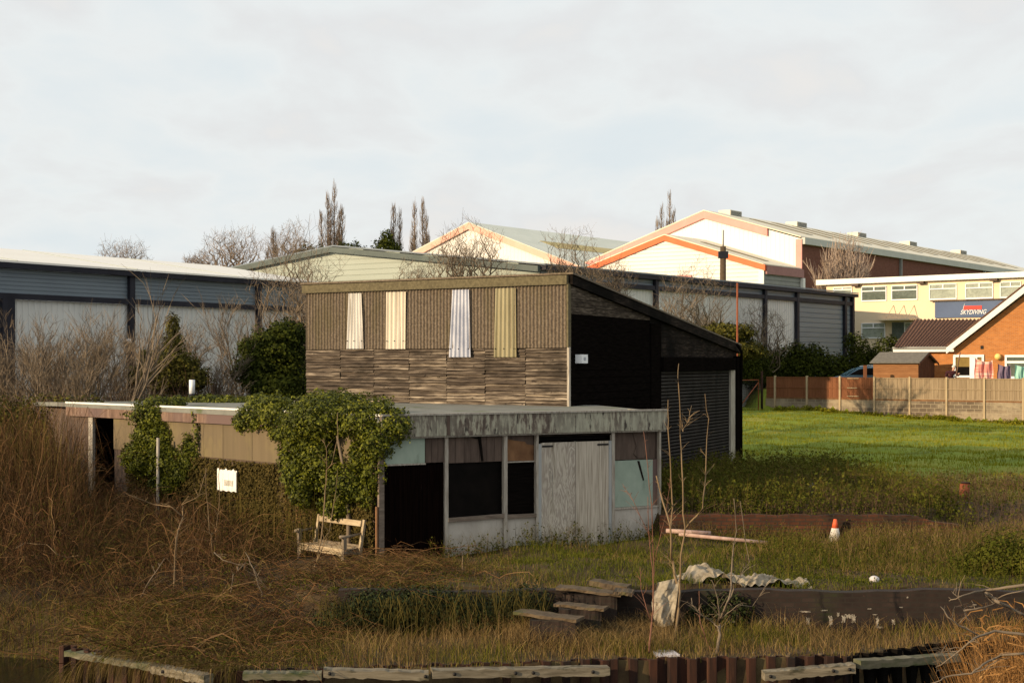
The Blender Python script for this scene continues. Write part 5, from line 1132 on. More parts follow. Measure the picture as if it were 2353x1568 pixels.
B = area(9000, 6.4, 16, 30.5, 38, lambda x, y: R.random(len(x)) < clump(x, y, .9, 6)*1.2+.1); weeds(B, .2, .55, m_weedp, m_wleaf, 'tall_weeds', 'purplish brown weeds between the yard and the green field', (11, 33, .5), nl=2, ls=.03)
B = area(3400, 5.5, 12.5, 26.2, 30.4, lambda x, y: R.random(len(x)) < clump(x, y, .8, 14)*1.1); weeds(B, .25, .6, m_straw, m_weedp, 'dead_weeds', 'tawny dead stalks standing among the weeds right of the cone', (9, 28, 0), nl=1, ls=.02)
B = area(5200, -.1, 2.4, 21.9, 23.75); stuff('step_grass', [blades(B, R.uniform(.1, .46, len(B)), .007, .8)], m_straw, 'dry grass growing around the brick steps', 'grass', (1, 23, -.6))
# --- field
B = area(150000, 5, 29, 34, 90, lambda x, y: (y-(90-(x-15.5)*.776) < -.1) & (R.random(len(x)) < .45+.55*clump(x, y, .5, 1)) & ~(((x-SC[0])*FR.Nn.x+(y-SC[1])*FR.Nn.y < .3) & (y < 46.5)) & (R.random(len(x)) < (46/y)))
ht = (.05+.09*R.random(len(B)))*(.6+.8*clump(B[:, 0], B[:, 1], .6, 3)); rn = np.clip(.25+.5*clump(B[:, 0]*.6, B[:, 1], .33, 5)+R.normal(0, .18, len(B)), 0, 1)
stuff('field_grass', [blades(B, ht, .022, .6, 3, rn)], m_green, 'bright green short grass of the field', 'grass', (15, 60, .5))
bx = R.uniform(0, 1, 2600); by = R.normal(0, .35, 2600); fb = np.array([FE.P(u*FE.L, 0, .2+abs(v)) for u, v in zip(bx, by)]); fb = fb[R.random(2600) < clump(fb[:, 0], fb[:, 1]*0, 1.4, 1)]; fb[:, 2] = gz(fb[:, 0], fb[:, 1])
weeds(fb, .1, .34, m_weed, m_green, 'fence_weeds', 'green weeds along the foot of the garden fence', (20, 85, .5), wst=.02, nl=8, ls=.05)
# --- brambles
def canes(B, Lm, Hm, w, k=8, jit=.05):
    n = len(B); a = R.uniform(0, 6.28, n); L_ = Lm*R.uniform(.4, 1.3, n); h = Hm*R.uniform(.35, 1.3, n); t = np.linspace(0, 1, k)
    P = B[:, None, :]+np.zeros((n, k, 3)); P[:, :, 0] += (np.cos(a)*L_)[:, None]*t; P[:, :, 1] += (np.sin(a)*L_)[:, None]*t
    P[:, :, 2] += h[:, None]*(np.sin(np.pi*np.clip(t*R.uniform(.55, 1.05, n)[:, None], 0, 1))); P += np.cumsum(R.normal(0, jit, P.shape), 1)*.5
    P[:, :, 2] = np.maximum(P[:, :, 2], gz(P[:, :, 0], P[:, :, 1])-.05)
    return ribbons(P, w*R.uniform(.6, 1.5, n), None, .4)
def outw(x, y): return (x-C0[0])*FLW.Nn.x+(y-C0[1])*FLW.Nn.y       # distance in front of the hut's left wall
Hb = lambda x, y: .12+.42*ss(24.0, 29, y)*ss(-3.6, -5.6, x)+1.25*ss(225, 120, toP(x, y, 0)[0])*ss(25, 31, y)+.32*clump(x, y, 1.1)*ss(-2.5, -4.5, x)+.1*clump(x, y, 2.7, 4)
bm = lambda x, y: (outw(x, y) > .15) & (y > edge_y(x)+np.where(x < -2.6, .12, .9)) & (x < -1.2+1.2*ss(24, 26.6, y)) & ~((x > -2.6) & (y < RW+.1)) & (np.hypot((x+3.9), (y-27.4)) > .8+.3*R.random(len(x))) & (R.random(len(x)) < .35+.75*clump(x, y, 1.7, 7))
B = area(33000, -14, .6, 20.4, 37, bm); hb = Hb(B[:, 0], B[:, 1])
stuff('bramble_thicket', [canes(B, .85, hb, .0068, 8, .075), canes(B[::4], 1.4, hb[::4]*1.15, .0105, 9, .09)], m_bram, 'tangled red brown bramble canes covering the slope left of the hut', 'brambles', (-6, 28, -.3))
B2 = B[R.random(len(B)) < .5*(clump(B[:, 0], B[:, 1], .8, 3) > .48)+.12]; hb = Hb(B2[:, 0], B2[:, 1])
stuff('greenish_brambles', [canes(B2, .7, hb*1.0, .010)], m_bramg, 'olive green bramble stems woven through the brown thicket', 'brambles', (-6, 27, -.3))
B3 = B[R.random(len(B)) < .4]; B3 = B3[clump(B3[:, 0], B3[:, 1], .9, 9)+.25*(B3[:, 1] < 24.5) > .5]; C = np.repeat(B3, 8, 0); C += R.normal(0, .2, C.shape)*[1, 1, 0]; C[:, 2] += np.repeat(Hb(B3[:, 0], B3[:, 1]), 8)*R.uniform(0, .62, len(C))
stuff('bramble_leaves', [leaves(C, R.normal(size=C.shape)+[0, -.3, .8], .022*R.uniform(.6, 1.5, len(C)))], m_wleaf, 'small olive leaves among the bramble thicket', 'brambles', (-6, 27, -.2))
# upright wands in the tall left thicket
B = area(1100, -14, -7.0, 28, 37, lambda x, y: (outw(x, y) > .3) & (toP(x, y, 0)[0] < 225-70*R.random(len(x)))); h = R.uniform(.8, 2.3, len(B))
stuff('thicket_wands', [canes(B[::2], .7, h[::2], .010, 9, .13), canes(B, 1.2, h*.9, .009, 9, .12), canes(B, 1.0, h*.6, .008, 8, .13)], m_bram, 'tall upright brown shoots of the thicket at the far left', 'shrub', (-10, 32, 0))
# thin vertical stems before hut wall
B = area(1300, -6.5, -2.9, 28, 33, lambda x, y: (outw(x, y) > .1) & (outw(x, y) < .8)); stuff('wall_stems', [blades(B, R.uniform(.6, 1.7, len(B)), .012, .12, 5)], m_weed, 'thin pale upright stems along the left wall of the hut', 'stems', (-4.5, 30, -.2))
# --- ivy masses
def blob(cs, n, s, shell=(.72, 1.06), droop=.2, up=.35):
    tot = sum(r[0]*r[1]+r[1]*r[2]+r[0]*r[2] for _, r in cs); out_ = []
    for c, r in cs:
        m_ = int(n*(r[0]*r[1]+r[1]*r[2]+r[0]*r[2])/tot); d = R.normal(size=(m_, 3)); d /= np.linalg.norm(d, axis=1)[:, None]
        lump = 1+.16*np.sin(d[:, 0]*7+c[0]*3)*np.sin(d[:, 2]*8+c[2])+.13*np.sin(d[:, 1]*13+d[:, 2]*11+c[0]*5)+.10*np.sin(d[:, 0]*21+d[:, 2]*17+c[2]*4)
        rr2 = R.uniform(shell[0], shell[1], m_)**.6*lump; C = np.array(c)+d*np.array(r)*rr2[:, None]; C[:, 2] -= droop*R.random(m_)**3*.5
        out_.append(leaves(C, d+R.normal(0, .45, d.shape)+[0, 0, up], s*R.uniform(.6, 1.35, m_)))
    return out_
def pc(px, py, Y_): v = at(px, py, Y_); return (v.x, v.y, v.z)
def plant(name, label, cat, parts_, mat, loc, group=None, pname='foliage', stem=None, stemmat=None):
    o = thing(name, label, cat, loc, 0, group); V, F, r = cat3(parts_); npmesh(pname, V, F, r, mat, o)
    if stem is not None: part('stem', stem, stemmat or m_barkg, o)
    return o
def trunkmb(pts, r0, r1=None):
    mb = MB(); n_ = len(pts); r1 = r0*.4 if r1 is None else r1; mb.tube(pts, [r0+(r1-r0)*i/(n_-1) for i in range(n_)], 7); return mb
ivy = [(pc(745, 960, 28.6), (.78, .55, .42)), (pc(850, 960, 28.0), (.60, .5, .40)), (pc(690, 985, 29.3), (.45, .5, .40)), (pc(905, 975, 27.7), (.32, .35, .30)), (pc(700, 1090, 28.9), (.42, .4, .42)), (pc(800, 1105, 28.1), (.50, .38, .36)),
       (pc(860, 1075, 27.7), (.24, .25, .42)), (pc(730, 1030, 28.7), (.4, .4, .35)), (pc(760, 930, 29.4), (.7, .8, .3)), (pc(865, 1010, 27.6), (.30, .3, .35)), (pc(780, 1160, 28.3), (.40, .25, .22)), (pc(668, 1040, 29.3), (.25, .3, .5)), (pc(745, 1060, 28.6), (.45, .35, .4)), (pc(820, 1045, 27.95), (.16, .25, .3)), (pc(700, 1130, 28.9), (.3, .3, .25)), (pc(850, 1130, 27.85), (.25, .2, .3))]
stm = trunkmb([FLW.P(FLW.L-.9, -.5, .12), FLW.P(FLW.L-.85, .6, .14), FLW.P(FLW.L-.9, 1.4, .18), FLW.P(FLW.L-1.0, 2.2, .3)], .06)
plant('ivy', 'big bushy green ivy spilling over the corner of the hut roof', 'ivy', blob(ivy, 52000, .031, (.55, 1.08)), m_ivy, FLW.P(FLW.L-.9, -.3, .2), 'ivy growing on the hut', stem=stm)
# vines hanging + wall climber beneath
def wallleaf(px0, px1, z0, z1, n, s, dens=None, noff=(.03, .14)):
    u = R.uniform(FLW.u(px0), FLW.u(px1), n); z = R.uniform(z0, z1, n); k = np.ones(n, bool) if dens is None else R.random(n) < dens(u, z); u, z = u[k], z[k]; m_ = len(u)
    nn = R.uniform(*noff, m_); C = np.array(FLW.A)[None]+np.array(FLW.U)[None]*u[:, None]+np.array(FLW.Nn)[None]*nn[:, None]; C[:, 2] = z
    return leaves(C, np.array(FLW.Nn)[None]+R.normal(0, .5, C.shape)+[0, 0, .5], s*R.uniform(.6, 1.4, m_))
plant('wall_climber', 'small leaved olive climber covering the wall behind the bench', 'climber', [wallleaf(735, 866, -.5, 1.4, 11000, .028), wallleaf(560, 740, .1, 1.52, 9500, .026, lambda u, z: .75+.2*np.sin(u*9))], m_wallivy, FLW.P(FLW.L-1, -.4, .1), stem=trunkmb([FLW.P(FLW.L-1.6, -.5, .05), FLW.P(FLW.L-1.5, .9, .05)], .02))
plant('wall_climber', 'brown green creeper on the wall around the white notice', 'climber', [wallleaf(300, 640, -.4, 1.55, 24000, .030, lambda u, z: .6+.4*np.clip(z, 0, 1))], m_wallivy, FLW.P(FLW.u(520), -.4, .1), stem=trunkmb([FLW.P(FLW.u(500), -.5, .05), FLW.P(FLW.u(505), .9, .05)], .02))
colm = [(pc(362, 948, 33.6), (.60, .42, .38)), (pc(375, 1010, 33.3), (.55, .3, .42)), (pc(315, 1045, 33.9), (.35, .3, .3)), (pc(425, 1085, 32.7), (.4, .25, .3)), (pc(345, 1000, 33.6), (.38, .3, .42)), (pc(330, 1050, 33.6), (.46, .28, .40)), (pc(395, 1060, 33.0), (.50, .28, .36)), (pc(440, 1045, 32.5), (.27, .22, .46)), (pc(385, 1110, 33.0), (.38, .25, .28)), (pc(405, 925, 33.8), (.2, .4, .16))]
plant('ivy', 'column of ivy climbing the left wall of the hut up to the roof edge', 'ivy', blob(colm, 36000, .031, (.5, 1.08))+[wallleaf(452, 462, 1.3, 2.5, 260, .035)], m_ivy, FLW.P(FLW.u(370), -.4, .2), 'ivy growing on the hut', stem=trunkmb([FLW.P(FLW.u(372), -.5, .1), FLW.P(FLW.u(368), 1.2, .15)], .04))
ivr = [(pc(600, 950, 30.8), (.42, .5, .30)), (pc(565, 962, 31.2), (.25, .4, .22)), (pc(640, 945, 30.2), (.4, .5, .33)), (pc(595, 922, 31.5), (.25, .4, .16)), (pc(640, 990, 30.1), (.2, .25, .12))]
plant('ivy', 'low ivy clump on the roof edge left of the big ivy bush', 'ivy', blob(ivr, 14000, .031), m_ivy, FLW.P(FLW.u(600), 2.2, .1), 'ivy growing on the hut')
rooff = [(pc(x, 921+R.uniform(-3, 3), 38+R.uniform(-1, 1)), (.42, .5, .09+.07*R.random())) for x in range(455, 640, 17)]
plant('roof_weeds', 'line of low green growth at the back of the hut roof', 'plants', blob(rooff, 5000, .045), m_ivy, (-8, 38, 2.6))
gbs = [((8.35, 25.9, .28), (.55, .45, .42)), ((8.75, 25.6, .2), (.4, .4, .35)), ((7.9, 26.1, .1), (.35, .35, .28))]
plant('shrub', 'leafy green bush at the right edge above the sooty wall', 'shrub', blob(gbs, 6500, .028, (.3, 1.15)), m_wleaf, (8.4, 25.8, 0), stem=trunkmb([(8.4, 25.8, -.1), (8.4, 25.8, .4)], .02))
B = area(900, 3.5, 9, 24.2, 29.5); C = np.repeat(B, 9, 0)+R.normal(0, .07, (len(B)*9, 3))*[1, 1, .3]; C[:, 2] += .05; stuff('low_leafy_weeds', [leaves(C, R.normal(size=C.shape)+[0, 0, 1.5], .022*R.uniform(.6, 1.5, len(C)))], m_wleaf, 'low green leafy weeds dotted through the yard grass', 'weeds', (6, 27, 0))
B = area(350, -1.8, 3.2, 24.2, 29.5, ymask); C = np.repeat(B, 9, 0)+R.normal(0, .07, (len(B)*9, 3))*[1, 1, .3]; C[:, 2] += .05; stuff('low_leafy_weeds', [leaves(C, R.normal(size=C.shape)+[0, 0, 1.5], .02*R.uniform(.6, 1.5, len(C)))], m_wleaf, 'low green weeds before the doors of the hut', 'weeds', (1, 27, 0))
B = area(420, 3.3, 9.5, 29.8, 30.45); weeds(B, .15, .5, m_weed, m_weedp, 'wall_foot_weeds', 'brown stalks standing against the low reddish brick wall', (6, 30, 0), wst=.008, nl=2, ls=.02)
B = area(900, 3.0, 9.2, 30.6, 31.1); weeds(B, .1, .35, m_weedp, m_wleaf, 'wall_top_weeds', 'low brown growth along the top of the reddish brick wall', (6, 30.8, .5), nl=5, ls=.025)
B = np.array([FF.P(R.uniform(.9, FF.L), 0, R.uniform(.05, .22)) for _ in range(240)]); B[:, 2] = gz(B[:, 0], B[:, 1]); weeds(B, .12, .6, m_weed, m_wleaf, 'wall_foot_weeds', 'spindly weeds growing along the foot of the hut front', (1, 29, 0), wst=.007, nl=6, ls=.022)
# ivy bank over the retaining wall
bank = [((x, 23.55-.15*abs(math.sin(x*2)), -.28+.05*math.sin(x*3)), (.42, .42, .34+.05*math.sin(x*5))) for x in np.arange(-2.3, .45, .28)]+[((-2.6, 23.5, -.45), (.5, .4, .3))]
V = blob(bank, 24000, .026, (.5, 1.12)); 
B = area(420, -2.9, .5, 23.0, 23.3); vd = [ribbons(np.stack([b+np.array([0, -.05, .62])+R.normal(0, .1, (len(b), 3))*[1, .3, .5] for b in [B]][0:1]+[B+np.array([0, -.22, .35])+R.normal(0, .05, B.shape), B+np.array([0, -.25, .02])], 1), .012)]
vd[0][2][:] = .15
bk_ = plant('ivy_bank', 'dark green ivy mound hanging over the low wall left of the steps', 'ivy', V, m_ivyd, (-1, 23.5, -.6)); 
Vv, Fv, rv = cat3(vd); npmesh('hanging_stems', Vv, Fv, rv, m_bramg, bk_)
V = blob([((3.35, 23.62, -.25), (.35, .12, .26)), ((2.95, 23.6, -.4), (.28, .12, .2))], 1500, .03); plant('wall_climber', 'thin ivy patch on the sooty wall under the canvas heap', 'ivy', V, m_ivyd, (3.2, 23.6, -.5))
# evergreen trees
ev = [(pc(635, 800, 47), (.95, .9, .70)), (pc(600, 845, 47), (.85, .9, .55)), (pc(670, 860, 47), (.6, .8, .75)), (pc(640, 890, 46.5), (1.0, .9, .5)), (pc(660, 765, 47), (.62, .7, .42)), (pc(575, 800, 47.3), (.38, .6, .35))]
plant('evergreen_tree', 'rounded dark evergreen tree against the left end of the tall shed', 'tree', blob(ev, 26000, .050, (.45, 1.1)), m_ever, (-7.2, 47, .4), pname='crown', stem=trunkmb([(-7.2, 47, -.2), (-7.2, 47, 2.4)], .14))
ce = [(pc(335, 862, 45), (.55, .5, .35)), (pc(440, 868, 45), (.55, .5, .4)), (pc(396, 745, 45), (.20, .25, .34)), (pc(398, 785, 45), (.32, .35, .32)), (pc(390, 825, 45), (.62, .6, .36)), (pc(425, 838, 45), (.45, .5, .28)), (pc(350, 830, 45), (.40, .4, .22)), (pc(385, 868, 45), (.85, .7, .4)), (pc(330, 812, 45), (.14, .2, .12))]
plant('conifer', 'spiky topped brown green conifer behind the low hut in front of the left warehouse', 'tree', blob(ce, 17000, .042, (.35, 1.15)), m_conif, (-10, 45, .3), pname='crown', stem=trunkmb([(-10.03, 45, -.2), (-10.03, 45, 4.2)], .10))
for (px, py, Yq, rr3, lab) in ((1665, 762, 60, (1.15, .8, .34), 'low green shrub peeping over the sloping shed roof'), (1712, 815, 94, (1.2, .9, 1.1), 'dark evergreen bush beside the low end of the shed')):
    v = at(px, py, Yq); plant('shrub', lab, 'shrub', blob([((v.x, v.y, v.z), rr3), ((v.x+.4, v.y, v.z-.7), rr3)], 7000, .06), m_ever if Yq == 94 else m_conif, (v.x, v.y, .5))
hg = []
for i, x in enumerate(np.arange(1700, 2075, 17)): 
    t = (x-1700)/375; top = 815-18*math.sin(t*9)*.3-(14 if 1800 < x < 1900 else 0)+(8 if x > 1990 else 0); hg.append((pc(x, top+22, 97), (.75, .8, .80))); hg.append((pc(x, top+45, 97), (.75, .8, .9)))
for x, y, r_ in ((1965, 790, .75), (1955, 778, .4), (2035, 798, .75), (2050, 782, .4), (2015, 815, .7), (1985, 812, .7), (1830, 802, .6), (1870, 806, .6)): hg.append((pc(x, y, 97), (r_, r_, r_)))
for x in range(1700, 1790, 18): hg.append((pc(x, 838, 96), (.7, .6, 1.2)))
plant('hedge', 'dark evergreen hedge in front of the right warehouse and behind the fence', 'hedge', blob(hg, 36000, .085, (.5, 1.08)), m_ever, at(1880, 900, 97))
hl = [((x, 39.5+.6*math.sin(x*3), 2.25+.12*math.sin(x*5)), (.8, .8, .40)) for x in np.arange(-16.5, -10.8, .6)]+[((x, 39.0, 1.4), (.8, .8, .7)) for x in np.arange(-16.5, -10.8, .6)]
plant('hedge', 'olive hedge top at the far left beside the end of the hut', 'hedge', blob(hl, 16000, .045), m_conif, (-14, 39.5, .3))
# --- bare trees
def bare(name, label, base, h, r0, seed, spread=.55, up=.25, lv=4, nst=1, mat=m_barkg, tw=.012, cat='tree', group=None, lean=(0, 0), kids=(4, 5, 5, 4), trunk_frac=.35, ratio=.62, wide=1.):
    rg = random.Random(seed); tub = MB(); rib = {}
    def grow(p, d, L_, r, l):
        n_ = 5 if l < 2 else 4; pts = [p]; q = p.copy(); dd = d.copy(); st_ = L_/(n_-1)
        for i in range(n_-1):
            dd = (dd+Vector((rg.gauss(0, .13), rg.gauss(0, .13), rg.gauss(0, .06)+up*.22))).normalized(); q = q+dd*st_; pts.append(q.copy())
        if l < 2 and r > tw*1.2: tub.tube(pts, [r*(1-.55*i/(n_-1)) for i in range(n_)], 6 if l == 0 else 4, False)
        else: rib.setdefault(n_, []).append((pts, max(r*2, tw)))
        if l >= lv: return
        for k in range(kids[min(l, 3)]):
            f = rg.uniform(trunk_frac if l == 0 else .2, 1); i = min(n_-2, int(f*(n_-1))); pp = pts[i].lerp(pts[i+1], f*(n_-1)-i)
            dv = (pts[i+1]-pts[i]).normalized(); a = Vector((rg.gauss(0, 1), rg.gauss(0, 1), rg.gauss(0, .4))); a = (a-dv*a.dot(dv)).normalized()
            nd = (dv+a*spread*rg.uniform(.6, 1.4)+Vector((0, 0, up))).normalized(); grow(pp, nd, L_*ratio*rg.uniform(.7, 1.15)*(1.15-.45*f if l == 0 else 1), r*.5, l+1)
    o = thing(name, label, cat, base, 0, group); b = Vector(base)
    for s_ in range(nst):
        d = Vector((rg.gauss(0, .18)*(nst > 1)+lean[0], rg.gauss(0, .18)*(nst > 1)+lean[1], 1)).normalized(); grow(b+Vector((rg.gauss(0, .08), rg.gauss(0, .08), -.1))*(nst > 1), d, h*rg.uniform(.75, 1)*.62, r0*(rg.uniform(.7, 1) if nst > 1 else 1), 0)
    mz = max(q[2] for l in rib.values() for a in l for q in a[0]); kf = h/(mz-b.z); sc_ = lambda q: (b.x+(q[0]-b.x)*(1+(kf-1)*.6)*wide, b.y+(q[1]-b.y)*(1+(kf-1)*.6)*wide, b.z+(q[2]-b.z)*kf)
    tub.v = [sc_(q) for q in tub.v]; rib = {n_: [([sc_(q) for q in a[0]], a[1]) for a in l] for n_, l in rib.items()}
    part('trunk', tub, mat, o); ps_ = []
    for n_, l in rib.items(): ps_.append(ribbons([[tuple(q) for q in a[0]] for a in l], [a[1] for a in l], None, .35))
    V, F, r = cat3(ps_); npmesh('twigs', V, F, r, mat, o); return o
def crown_tree(name, label, base, zc, rz, rx, tw, N_, seed, mat, cat='tree', group=None):
    rg = np.random.default_rng(seed); b = np.array(base, float); o = thing(name, label, cat, tuple(base), 0, group)
    zb = zc-rz*.75; nodes = [b+np.array([rg.normal(0, .03)*k, rg.normal(0, .03)*k, (zb-b[2])*k/5]) for k in range(6)]; par = [-1, 0, 1, 2, 3, 4]
    d = rg.normal(size=(N_, 3)); d /= np.linalg.norm(d, axis=1)[:, None]; P_ = np.array([b[0], b[1], zc])+d*(rg.random(N_)**.45)[:, None]*np.array([rx, rx, rz])*(1+.22*np.sin(d[:, 0]*5+seed)*np.sin(d[:, 2]*6))[:, None]
    P_ = P_[np.argsort(np.linalg.norm(P_-nodes[-1], axis=1))]; step = rx*.16
    for p in P_:
        A = np.array(nodes); v = p-A; dd = np.linalg.norm(v, axis=1)+1.6*np.maximum(0, A[:, 2]-p[2]+.1*rz)+.25*np.linalg.norm(A-nodes[5], axis=1)*0; dd[:3] += 9; i = int(np.argmin(dd)); q = nodes[i]; n_ = max(1, int(np.linalg.norm(p-q)/step)); pi = i
        for k in range(1, n_+1):
            t = k/n_; nodes.append(q+(p-q)*t+rg.normal(0, step*.08, 3)*(k < n_)+np.array([0, 0, -step*.15*math.sin(math.pi*t)])); par.append(pi); pi = len(nodes)-1
    n = len(nodes); cnt = np.ones(n)
    for i in range(n-1, 0, -1): cnt[par[i]] += cnt[i]
    r = tw*.5*cnt**.42; mb = MB(); rb = []; rw_ = []
    for i in range(1, n):
        if cnt[i] > 14: mb.tube([nodes[par[i]], nodes[i]], [min(r[par[i]], r[i]*1.25), r[i]], 5, False)
        else: rb.append([nodes[par[i]], nodes[i]]); rw_.append(2*r[i])
        if cnt[i] < 3 or rg.random() < .2:
            for _ in range(2): e_ = nodes[i]+(nodes[i]-nodes[par[i]])*.6+rg.normal(0, step*.55, 3)+[0, 0, step*.3]; rb.append([nodes[i], e_]); rw_.append(tw*.8)
    part('trunk', mb, mat, o); V, F, q = ribbons(np.array(rb), np.array(rw_), None, .8); npmesh('twigs', V, F, q, mat, o); return o
CR = {672: (640, 122, 110), 1040: (612, 85, 62), 1095: (600, 92, 78), 960: (655, 58, 55), 1315: (620, 98, 72), 1590: (702, 98, 95), 1742: (775, 78, 78), 1400: (655, 62, 62), 425: (800, 62, 62), 705: (680, 80, 55)}
def bpx(px, Y_): return ((px-CX)/FL*Y_, Y_, float(gz(np.array([(px-CX)/FL*Y_]), np.array([Y_]))[0]))
def hpx(py, Y_, z0): return H-(py-HY)/FL*Y_-z0
BT = [ # px, Y, top py, stems, spread, label
 (95, 44, 700, 4, .5, 'many stemmed bare tree at the far left before the white warehouse panels'), (165, 42, 690, 4, .5, 'bare forked tree between the far left corner and the middle warehouse column'),
 (20, 46, 705, 3, .5, 'bare sapling clump at the left edge before the dark warehouse column'), (252, 41, 610, 1, .35, 'very tall thin bare sapling crossing the blue grey warehouse band'), (290, 47, 720, 3, .55, 'bare tree behind the middle warehouse column near the wall camera'),
 (470, 46, 735, 3, .55, 'bare tree between the conifer and the round evergreen'), (425, 49, 745, 2, .6, 'bare tree with wide crown just right of the conifer tip'), (587, 48, 640, 4, .42, 'upright bare tree behind the round evergreen, touching the warehouse roof line'),
 (672, 50, 530, 3, .62, 'tall spreading bare tree beside the left end of the shed roof'), (705, 52, 600, 2, .55, 'smaller bare tree immediately against the shed corner'),
 (1040, 58, 545, 3, .55, 'bare tree rising behind the shed before the white gabled barn'), (1095, 58, 515, 3, .6, 'tallest bare tree behind the middle of the shed roof'), (960, 60, 600, 3, .6, 'low bare tree behind the shed before the pale green gable'),
 (1315, 60, 535, 3, .5, 'bare tree with seed heads behind the shed ridge corner'), (1400, 62, 600, 3, .55, 'thin bare tree behind the top of the sloping roof'), (1590, 64, 605, 4, .5, 'large twiggy bare tree behind the sloping shed roof'),
 (1620, 80, 680, 3, .6, 'bushy bare tree just right of the large twiggy one'), (1742, 96, 695, 4, .6, 'rounded bare tree in front of the last white warehouse panel'), (1490, 62, 640, 3, .6, 'slender bare tree between the two warehouse columns behind the shed')]
for i, (px, Y_, top, nst, sp, lab) in enumerate(BT):
    b = bpx(px, Y_)
    if px in CR: cy, rz_, rx_ = CR[px]; crown_tree('bare_tree', lab, b, H-(cy-HY)/FL*Y_, rz_/FL*Y_, rx_/FL*Y_, (.0085 if Y_ < 55 else (.011 if Y_ < 90 else .018)), 850, 900+i, m_barkg); continue
    bare('bare_tree', lab, b, hpx(top, Y_, b[2])*1.02, .05+.012*(nst == 1), 100+i, sp, .22, 4 if nst > 1 else 3, nst, m_barkg, .013 if Y_ < 55 else .018, kids=(8, 6, 5, 3), trunk_frac=.25, wide=1.5 if px in (672, 1040, 1095, 1590, 1742) else 1.1)
BG = [(285, 175, 552, .6, 3, 'domed bare tree above the left warehouse roof', .22), (530, 150, 528, .75, 2, 'round headed bare tree with a few brown leaves left of the green gable', .28), (455, 160, 590, .8, 2, 'small low bare tree beside the round headed one', .2), (665, 150, 515, .6, 2, 'bare tree standing behind the top left slope of the green gable', .2), (1925, 125, 525, .35, 3, 'pale bare birch standing behind the cream office roof', .2)]
for i, (px, Y_, top, sp, nst, lab, r0) in enumerate(BG):
    b = (at(px, 800, Y_).x, Y_, 2)
    if i < 4: cy, rz_, rx_ = ((598, 46, 64), (582, 56, 74), (610, 26, 40), (592, 78, 56))[i]; crown_tree('bare_tree', lab, b, H-(cy-HY)/FL*Y_, rz_/FL*Y_, rx_/FL*Y_, .028, 1000, 950+i, m_barkd); continue
    bare('bare_tree', lab, b, hpx(top, Y_, 2)*1.0, r0, 300+i, sp, .25, 4, nst, m_barkd if i < 4 else ramp('birch_bark', [(.26, .19, .14), (.42, .33, .26)]), .05, kids=(13, 9, 8, 5), trunk_frac=.15, wide=1.45 if i < 3 else (.75 if i == 4 else 1.2))
PP = [(768, 200, 425, 3, 'tallest bare poplar, above the apex of the green gable'), (786, 200, 480, 2, 'shorter poplar leaning on the tallest one'), (753, 200, 450, 2, 'thin poplar on the left side of the tallest one'), (904, 205, 472, 2, 'left poplar of the group before the white barn'), (918, 205, 490, 1, 'slim poplar just right of the conifer tip on the skyline'), (952, 200, 470, 2, 'poplar close to the left slope of the white barn'), (971, 200, 466, 2, 'rightmost poplar of the central group'), (1538, 230, 443, 2, 'bare poplar behind the left slope of the biggest warehouse'), (1520, 230, 474, 1, 'small poplar left of the one behind the biggest warehouse'), (628, 200, 530, 2, 'reddish slim poplar left of the green gable')]
for i, (px, Y_, top, nst, lab) in enumerate(PP):
    b = (at(px, 800, Y_).x, Y_, 2); hh_ = hpx(top, Y_, 2)
    rg = random.Random(i); o = thing('poplar', lab, 'tree', b, 0, 'bare poplars on the skyline'); mb = MB(); pls = []; B0 = Vector(b)
    for s_ in range(1+nst):
        ht_ = hh_*(1 if s_ == 0 else rg.uniform(.75, .93)); ox = 0 if s_ == 0 else rg.uniform(-.9, .9); pts = [B0+Vector((ox*(t**.5), 0, ht_*t)) for t in (0, .3, .6, .85, 1)]
        mb.tube(pts, [.26, .2, .13, .06, .02], 5, False)
        for k in range(420):
            t = rg.uniform(.3, .99); p = B0+Vector((ox*(t**.5), 0, ht_*t)); wd = 1.15*(1-t)**.5*min(1, (t-.2)*3)+.15; a = rg.uniform(0, 6.28); l = rg.uniform(1.0, 2.6)*(1.1-t*.6)
            e_ = p+Vector((math.cos(a)*wd*rg.uniform(.4, 1), math.sin(a)*wd, l)); m1 = p.lerp(e_, .5)+Vector((math.cos(a)*wd*.25, math.sin(a)*wd*.25, -.1)); pls.append([tuple(p), tuple(m1), tuple(e_)])
    part('trunk', mb, m_barkd, o); V, F, r = ribbons(pls, .06, None, .4); npmesh('twigs', V, F, r, m_barkd, o)
for px, py, w_, lab in ((888, 556, 1.9, 'pointed dark conifer on the skyline beside the poplars'), (712, 572, 2.4, 'low dark evergreen left of the tallest poplar'), (800, 566, 2.0, 'dark evergreen right of the tallest poplar')):
    v = at(px, py, 190); cs = [((v.x, v.y, v.z-1.5), (w_, w_, 2.0))]+([((v.x, v.y, v.z+.3), (.75, .75, 1.3))] if px == 888 else [((v.x-1.2, v.y, v.z-.9), (1.0, 1, .9)), ((v.x+1.4, v.y, v.z-.8), (.9, .9, .9))])
    plant('conifer', lab, 'tree', blob(cs, 3500, .16, (.5, 1.15)), m_ever, (v.x, v.y, 2), pname='crown', stem=trunkmb([(v.x, v.y, 1.5), (v.x, v.y, v.z)], .3))
